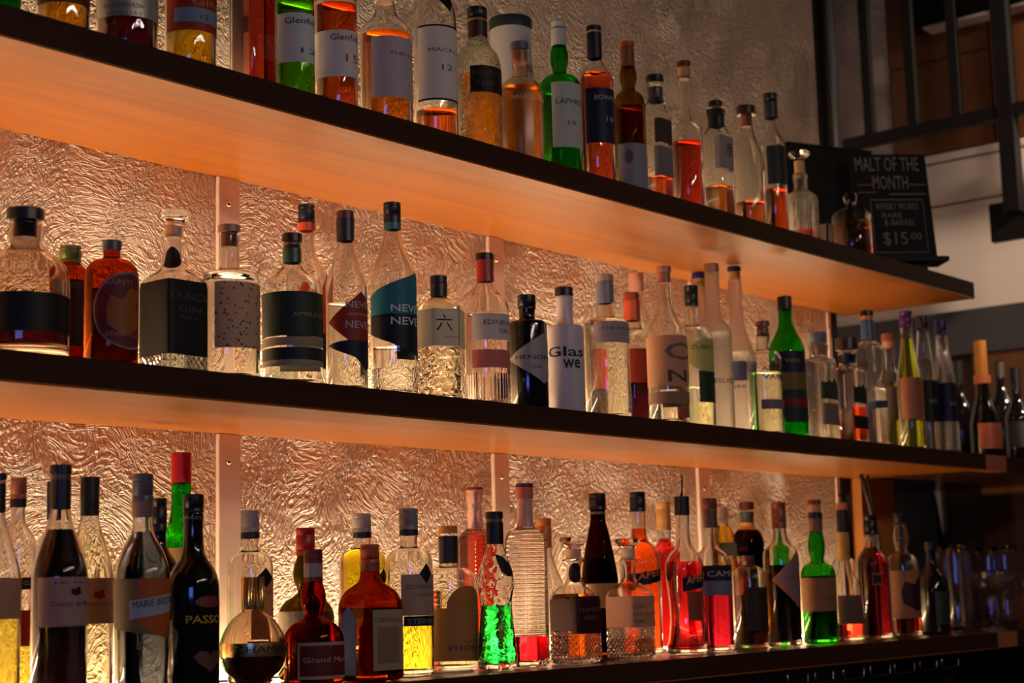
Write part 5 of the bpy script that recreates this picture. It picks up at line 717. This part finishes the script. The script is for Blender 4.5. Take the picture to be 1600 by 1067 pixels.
 {'n': 'decanter', 'l': 'cut glass decanter of orange liquor with maroon label and black oval seal', 's': 'B', 'x': 2.2557, 'y': -0.255, 'sh': 'sq', 'g': 'cut', 'R': 0.0321, 'p': [(0.0139, 0.1746), (0.0181, 0.1703), (0.0128, 0.1639), (0.0128, 0.1394), (0.0192, 0.1298), (0.0282, 0.1149), (0.0313, 0.1086), (0.0321, 0.1022)], 'q': (0.1149, (225, 85, 8)), 'c': [('stopper', 0.2088, 0.1896, 0.0224, 'clear'), ('cork', 0.1896, 0.1703, 0.0128, (215, 170, 140))], 'L': [(0.0546, 0.1054, -0.0931, 0.0931, (70, 24, 26), {}), (0.0493, 0.1107, -0.0471, 0.0471, (60, 18, 20), {'o': 1}), (0.133, 0.166, -0.0247, 0.0032, (35, 15, 20), {'shape': 'oval'})], 't': [('CLEMENT', 0.0854, 0.0061, -0.0301, 0.0602, (150, 90, 75), {'o': 2}), ('CELLO', 0.0727, 0.0061, -0.0185, 0.037, (150, 90, 75), {'o': 2})]},
 {'n': 'decanter', 'l': 'clear cut glass decanter with pale peach label and glass stopper', 's': 'B', 'x': 2.4129, 'y': -0.255, 'sh': 'sq', 'g': 'cut', 'R': 0.032, 'p': [(0.0133, 0.1744), (0.0167, 0.1699), (0.0133, 0.1632), (0.0133, 0.1377), (0.0199, 0.1277), (0.0279, 0.1166), (0.0312, 0.11), (0.032, 0.1033)], 'q': (0.035, (225, 110, 50)), 'c': [('stopper', 0.2078, 0.19, 0.0222, 'clear'), ('cork', 0.19, 0.1699, 0.0122, (225, 190, 165))], 'L': [(0.0548, 0.1078, -0.0928, 0.0928, (205, 150, 120), {})], 't': [('ORANGE', 0.0869, 0.0064, -0.036, 0.0384, (150, 75, 60), {}), ('LIQUEUR', 0.074, 0.0056, -0.0338, 0.0676, (150, 75, 60), {}), ('MODERN', 0.0623, 0.0048, -0.0314, 0.0288, (90, 45, 40), {})]},
 {'n': 'liqueur_bottle', 'l': 'dark brown flaring bottle with black cap standing behind the cut glass decanters', 's': 'B', 'x': 2.4811, 'y': -0.14, 'sh': 'round', 'g': 'brown', 'R': 0.0336, 'p': [(0.0139, 0.2737), (0.0139, 0.2479), (0.0186, 0.2269), (0.0255, 0.192), (0.0313, 0.1571), (0.0336, 0.134), (0.0313, 0.1167), (0.0348, 0.0994)], 'q': (0.1827, (35, 18, 8)), 'c': [('cap', 0.2959, 0.2655, 0.0157, (16, 14, 14)), ('ring', 0.2619, 0.2573, 0.0145, (120, 90, 50))], 'L': [(0.0879, 0.1317, -0.0617, 0.0617, (200, 160, 100), {})]},
 {'n': 'aperitif_bottle', 'l': 'glowing orange aperitif bottle with blue cap and slanted navy label', 's': 'B', 'x': 2.5656, 'y': -0.17, 'sh': 'round', 'g': 'clear', 'R': 0.0377, 'p': [(0.0141, 0.268), (0.0141, 0.2313), (0.0165, 0.2123), (0.0306, 0.1934), (0.0377, 0.1675), (0.0377, 0.1558)], 'q': (0.2313, (245, 75, 10)), 'c': [('cap', 0.299, 0.2621, 0.0147, (22, 25, 42))], 'L': [(0.1229, 0.1581, -0.0507, 0.0184, (22, 30, 48), {'shape': 'tiltup'})], 't': [('APEROL', 0.1353, 0.0127, -0.0396, 0.0793, (225, 120, 45), {'o': 1, 'tilt': 0.2, 'b': 1})]},
 {'n': 'aperitif_bottle', 'l': 'red aperitif bottle with gold screw cap standing behind the pourer bottle', 's': 'B', 'x': 2.7641, 'y': -0.09, 'sh': 'round', 'g': 'clear', 'R': 0.0276, 'p': [(0.0138, 0.2384), (0.0138, 0.2132), (0.016, 0.2068), (0.0223, 0.1973), (0.0266, 0.1895), (0.0276, 0.1843), (0.0276, 0.1768)], 'q': (0.217, (200, 20, 20)), 'c': [('cap', 0.2889, 0.2346, 0.0144, (185, 135, 75))]},
 {'n': 'aperitif_bottle', 'l': 'flared red aperitif bottle with metal pourer and slanted navy label', 's': 'B', 'x': 2.5937, 'y': -0.25, 'sh': 'round', 'g': 'clear', 'R': 0.035, 'p': [(0.0128, 0.2586), (0.0128, 0.214), (0.0163, 0.1941), (0.028, 0.179), (0.0338, 0.165), (0.0327, 0.1242), (0.0292, 0.0837), (0.0315, 0.0375), (0.0373, 0.0087)], 'q': (0.1673, (215, 30, 22)), 'c': [('pourer', 0.2869, 0.2516, 0.014, (22, 22, 25)), ('spout', 0.3271, 0.2857, 0.0026, (60, 58, 60))], 'L': [(0.1126, 0.1498, -0.0369, 0.0369, (22, 34, 55), {'shape': 'tiltup'}), (0.0606, 0.1126, -0.0237, 0.0237, (150, 80, 60), {})], 't': [('APEROL', 0.1256, 0.0134, -0.0287, 0.0574, (225, 150, 60), {'o': 1, 'tilt': 0.2, 'b': 1})]},
 {'n': 'aperitif_bottle', 'l': 'red bitter bottle with bronze cap and dark band with pale lettering', 's': 'B', 'x': 2.6862, 'y': -0.25, 'sh': 'round', 'g': 'clear', 'R': 0.0358, 'p': [(0.0131, 0.2364), (0.0131, 0.2005), (0.0155, 0.1933), (0.0298, 0.1789), (0.0358, 0.1622), (0.0358, 0.1527)], 'q': (0.1052, (180, 20, 28)), 'c': [('cap', 0.2857, 0.2604, 0.0143, (125, 65, 45)), ('collar', 0.2604, 0.2304, 0.0137, (110, 75, 60))], 'L': [(0.1313, 0.1599, -0.0931, 0.0931, (30, 30, 42), {}), (0.1052, 0.1313, -0.0931, 0.0931, (120, 125, 150), {})], 't': [('CAMPARI', 0.1392, 0.0103, -0.0451, 0.0902, (195, 185, 175), {'b': 1})]},
 {'n': 'liqueur_bottle', 'l': 'amber yellow liqueur with white and gold cap behind the red bitter bottle', 's': 'B', 'x': 2.8969, 'y': -0.14, 'sh': 'round', 'g': 'clear', 'R': 0.0231, 'p': [(0.0128, 0.2546), (0.0128, 0.2443), (0.0154, 0.2417), (0.0192, 0.2359), (0.0237, 0.2237), (0.0256, 0.2057), (0.0256, 0.198)], 'q': (0.2417, (230, 150, 30)), 'c': [('cap', 0.2791, 0.2507, 0.0134, (195, 165, 150))]},
 {'n': 'liqueur_bottle', 'l': 'liqueur bottle with wide square black cap bearing red lettering', 's': 'B', 'x': 2.8602, 'y': -0.19, 'sh': 'sq', 'g': 'clear', 'R': 0.0225, 'p': [(0.0146, 0.186), (0.0146, 0.1734), (0.0154, 0.1721), (0.0197, 0.1638), (0.023, 0.1593), (0.0235, 0.1558)], 'q': (0.1407, (200, 100, 25)), 'c': [('square_cap', 0.2061, 0.1797, 0.0208, (18, 15, 15))], 'ct': 'DISARONNO'},
 {'n': 'liqueur_bottle', 'l': 'stubby dark amber bottle with brown label below the wide black cap', 's': 'B', 'x': 2.7985, 'y': -0.26, 'sh': 'round', 'g': 'clear', 'R': 0.033, 'p': [(0.011, 0.1786), (0.011, 0.1615), (0.0135, 0.159), (0.022, 0.1555), (0.0297, 0.148), (0.033, 0.137), (0.033, 0.1297)], 'q': (0.103, (80, 22, 12)), 'c': [('cap', 0.1786, 0.1541, 0.0116, (110, 50, 35))], 'L': [(0.0363, 0.1176, -0.0427, 0.0427, (62, 42, 28), {})]},
 {'n': 'liqueur_bottle', 'l': 'dark brown bottle with brown cap and gold neck band at the back', 's': 'B', 'x': 3.107, 'y': -0.07, 'sh': 'round', 'g': 'brown', 'R': 0.034, 'p': [(0.0149, 0.2776), (0.0149, 0.2448), (0.0177, 0.2421), (0.0245, 0.2369), (0.0311, 0.2257), (0.034, 0.2094), (0.034, 0.2012)], 'q': (0.2094, (30, 14, 8)), 'c': [('cap', 0.2982, 0.2817, 0.0163, (85, 40, 30)), ('collar', 0.2776, 0.2544, 0.0143, (60, 60, 62)), ('neck_band', 0.2544, 0.2394, 0.0156, (200, 140, 50))]},
 {'n': 'amaro_bottle', 'l': 'black bitter bottle with bronze cap and red edged triangular label', 's': 'B', 'x': 2.9365, 'y': -0.25, 'sh': 'round', 'g': 'clear', 'R': 0.0354, 'p': [(0.0139, 0.2398), (0.0139, 0.2208), (0.0177, 0.2042), (0.0329, 0.189), (0.0354, 0.1738), (0.0354, 0.1637)], 'q': (0.1599, (20, 8, 6)), 'c': [('cap', 0.2845, 0.2322, 0.0146, (135, 70, 42))], 'L': [(0.0755, 0.1865, -0.0557, 0.0557, (190, 120, 85), {'shape': 'diam'}), (0.0881, 0.1789, -0.0486, 0.0486, (150, 125, 125), {'shape': 'diam', 'o': 1})], 't': [('AVERNA', 0.1301, 0.0091, -0.0318, 0.0637, (160, 30, 30), {'o': 2})]},
 {'n': 'liqueur_bottle', 'l': 'green bottle with dark cap hidden behind the bitter bottle with triangular label', 's': 'B', 'x': 3.2248, 'y': -0.08, 'sh': 'round', 'g': 'green', 'R': 0.025, 'p': [(0.0125, 0.2654), (0.0125, 0.2375), (0.0147, 0.2267), (0.0211, 0.2106), (0.0254, 0.1975), (0.0264, 0.1887), (0.0264, 0.1804)], 'c': [('cap', 0.2962, 0.2486, 0.0132, (20, 22, 20))]},
 {'n': 'whisky_bottle', 'l': 'green bottle with tall cork, dark brown neck ring and cream label', 's': 'B', 'x': 3.0728, 'y': -0.255, 'sh': 'round', 'g': 'green', 'R': 0.0352, 'p': [(0.0137, 0.231), (0.0137, 0.2244), (0.017, 0.2047), (0.017, 0.1879), (0.0137, 0.1683), (0.0156, 0.1644), (0.0266, 0.1587), (0.0335, 0.1491), (0.0352, 0.1409), (0.0352, 0.1331)], 'q': (0.137, (35, 28, 8)), 'c': [('stopper', 0.2927, 0.2822, 0.0137, (130, 60, 35)), ('cork', 0.2822, 0.2664, 0.0124, (200, 150, 100)), ('collar', 0.2664, 0.2546, 0.0137, (25, 20, 22)), ('neck_band', 0.2546, 0.2284, 0.0143, (130, 85, 65))], 'L': [(0.0658, 0.1331, -0.0915, 0.0915, (165, 115, 75), {})], 't': [('GLEN', 0.0884, 0.0066, -0.0308, 0.0263, (110, 60, 40), {})]},
 {'n': 'liqueur_bottle', 'l': 'clear bottle with gold paper neck and grey label above a little red liquor', 's': 'B', 'x': 3.176, 'y': -0.26, 'sh': 'round', 'g': 'clear', 'R': 0.0333, 'p': [(0.012, 0.2293), (0.012, 0.1625), (0.016, 0.1426), (0.0267, 0.1253), (0.0307, 0.1094), (0.0333, 0.0697)], 'q': (0.0433, (230, 50, 25)), 'c': [('cap', 0.2386, 0.2266, 0.012, (18, 15, 15)), ('neck_label', 0.2266, 0.1665, 0.0127, (190, 140, 60))], 'L': [(0.0368, 0.0962, -0.0541, 0.0541, (110, 85, 70), {})]},
 {'n': 'spirit_bottle', 'l': 'bottle with cork and black capsule behind the gold necked bottle', 's': 'B', 'x': 3.3956, 'y': -0.14, 'sh': 'round', 'g': 'clear', 'R': 0.0285, 'p': [(0.0114, 0.2425), (0.0114, 0.2368), (0.0143, 0.2177), (0.0143, 0.2015), (0.0114, 0.1825), (0.0135, 0.1782), (0.0217, 0.174), (0.0271, 0.1656), (0.0285, 0.1583), (0.0285, 0.1498)], 'c': [('cork', 0.2999, 0.2841, 0.0128, (190, 125, 65)), ('capsule', 0.2841, 0.2396, 0.0128, (24, 24, 28))]},
 {'n': 'rum_bottle', 'l': 'dark red bottle with black screw cap and small square gold framed label', 's': 'B', 'x': 3.2985, 'y': -0.26, 'sh': 'round', 'g': 'clear', 'R': 0.0356, 'p': [(0.0137, 0.2237), (0.0137, 0.2031), (0.0172, 0.1941), (0.0273, 0.1805), (0.034, 0.1695), (0.0356, 0.1621), (0.0356, 0.1539)], 'q': (0.1949, (120, 12, 10)), 'c': [('cap', 0.265, 0.2223, 0.0151, (16, 14, 14)), ('ring', 0.2169, 0.2086, 0.0137, (150, 130, 110))], 'L': [(0.1157, 0.1402, -0.0402, -0.0187, (150, 100, 60), {}), (0.1184, 0.1375, -0.0389, -0.0203, (25, 12, 12), {'o': 1})]},
 {'n': 'rum_bottle', 'l': 'clear bottle with black cap and tan label with dark figure, red liquor at foot', 's': 'B', 'x': 3.4485, 'y': -0.255, 'sh': 'round', 'g': 'clear', 'R': 0.0353, 'p': [(0.0127, 0.2537), (0.0127, 0.2438), (0.017, 0.2249), (0.017, 0.2088), (0.0127, 0.1899), (0.0148, 0.1857), (0.0263, 0.1791), (0.0335, 0.1682), (0.0353, 0.1589), (0.0353, 0.1504)], 'q': (0.041, (225, 60, 25)), 'c': [('cap', 0.2722, 0.2466, 0.0134, (18, 16, 16))], 'L': [(0.041, 0.1448, -0.0918, 0.0918, (165, 115, 75), {}), (0.0563, 0.1391, -0.0454, 0.0454, (60, 30, 22), {'shape': 'blotch', 'o': 1})]},
 {'n': 'whisky_bottle', 'l': 'squat dark green decanter bottle with faint framed label near the wine glasses', 's': 'B', 'x': 3.6204, 'y': -0.24, 'sh': 'round', 'g': 'black', 'R': 0.0367, 'p': [(0.0117, 0.1982), (0.0117, 0.1615), (0.0176, 0.1469), (0.0293, 0.1323), (0.0367, 0.1031), (0.0367, 0.0885)], 'c': [('cap', 0.2099, 0.1938, 0.0132, (25, 28, 22))], 'L': [(0.0218, 0.0973, -0.0365, 0.0365, (45, 48, 42), {})]},
]
for b in BOTTLES: make_bottle(b)
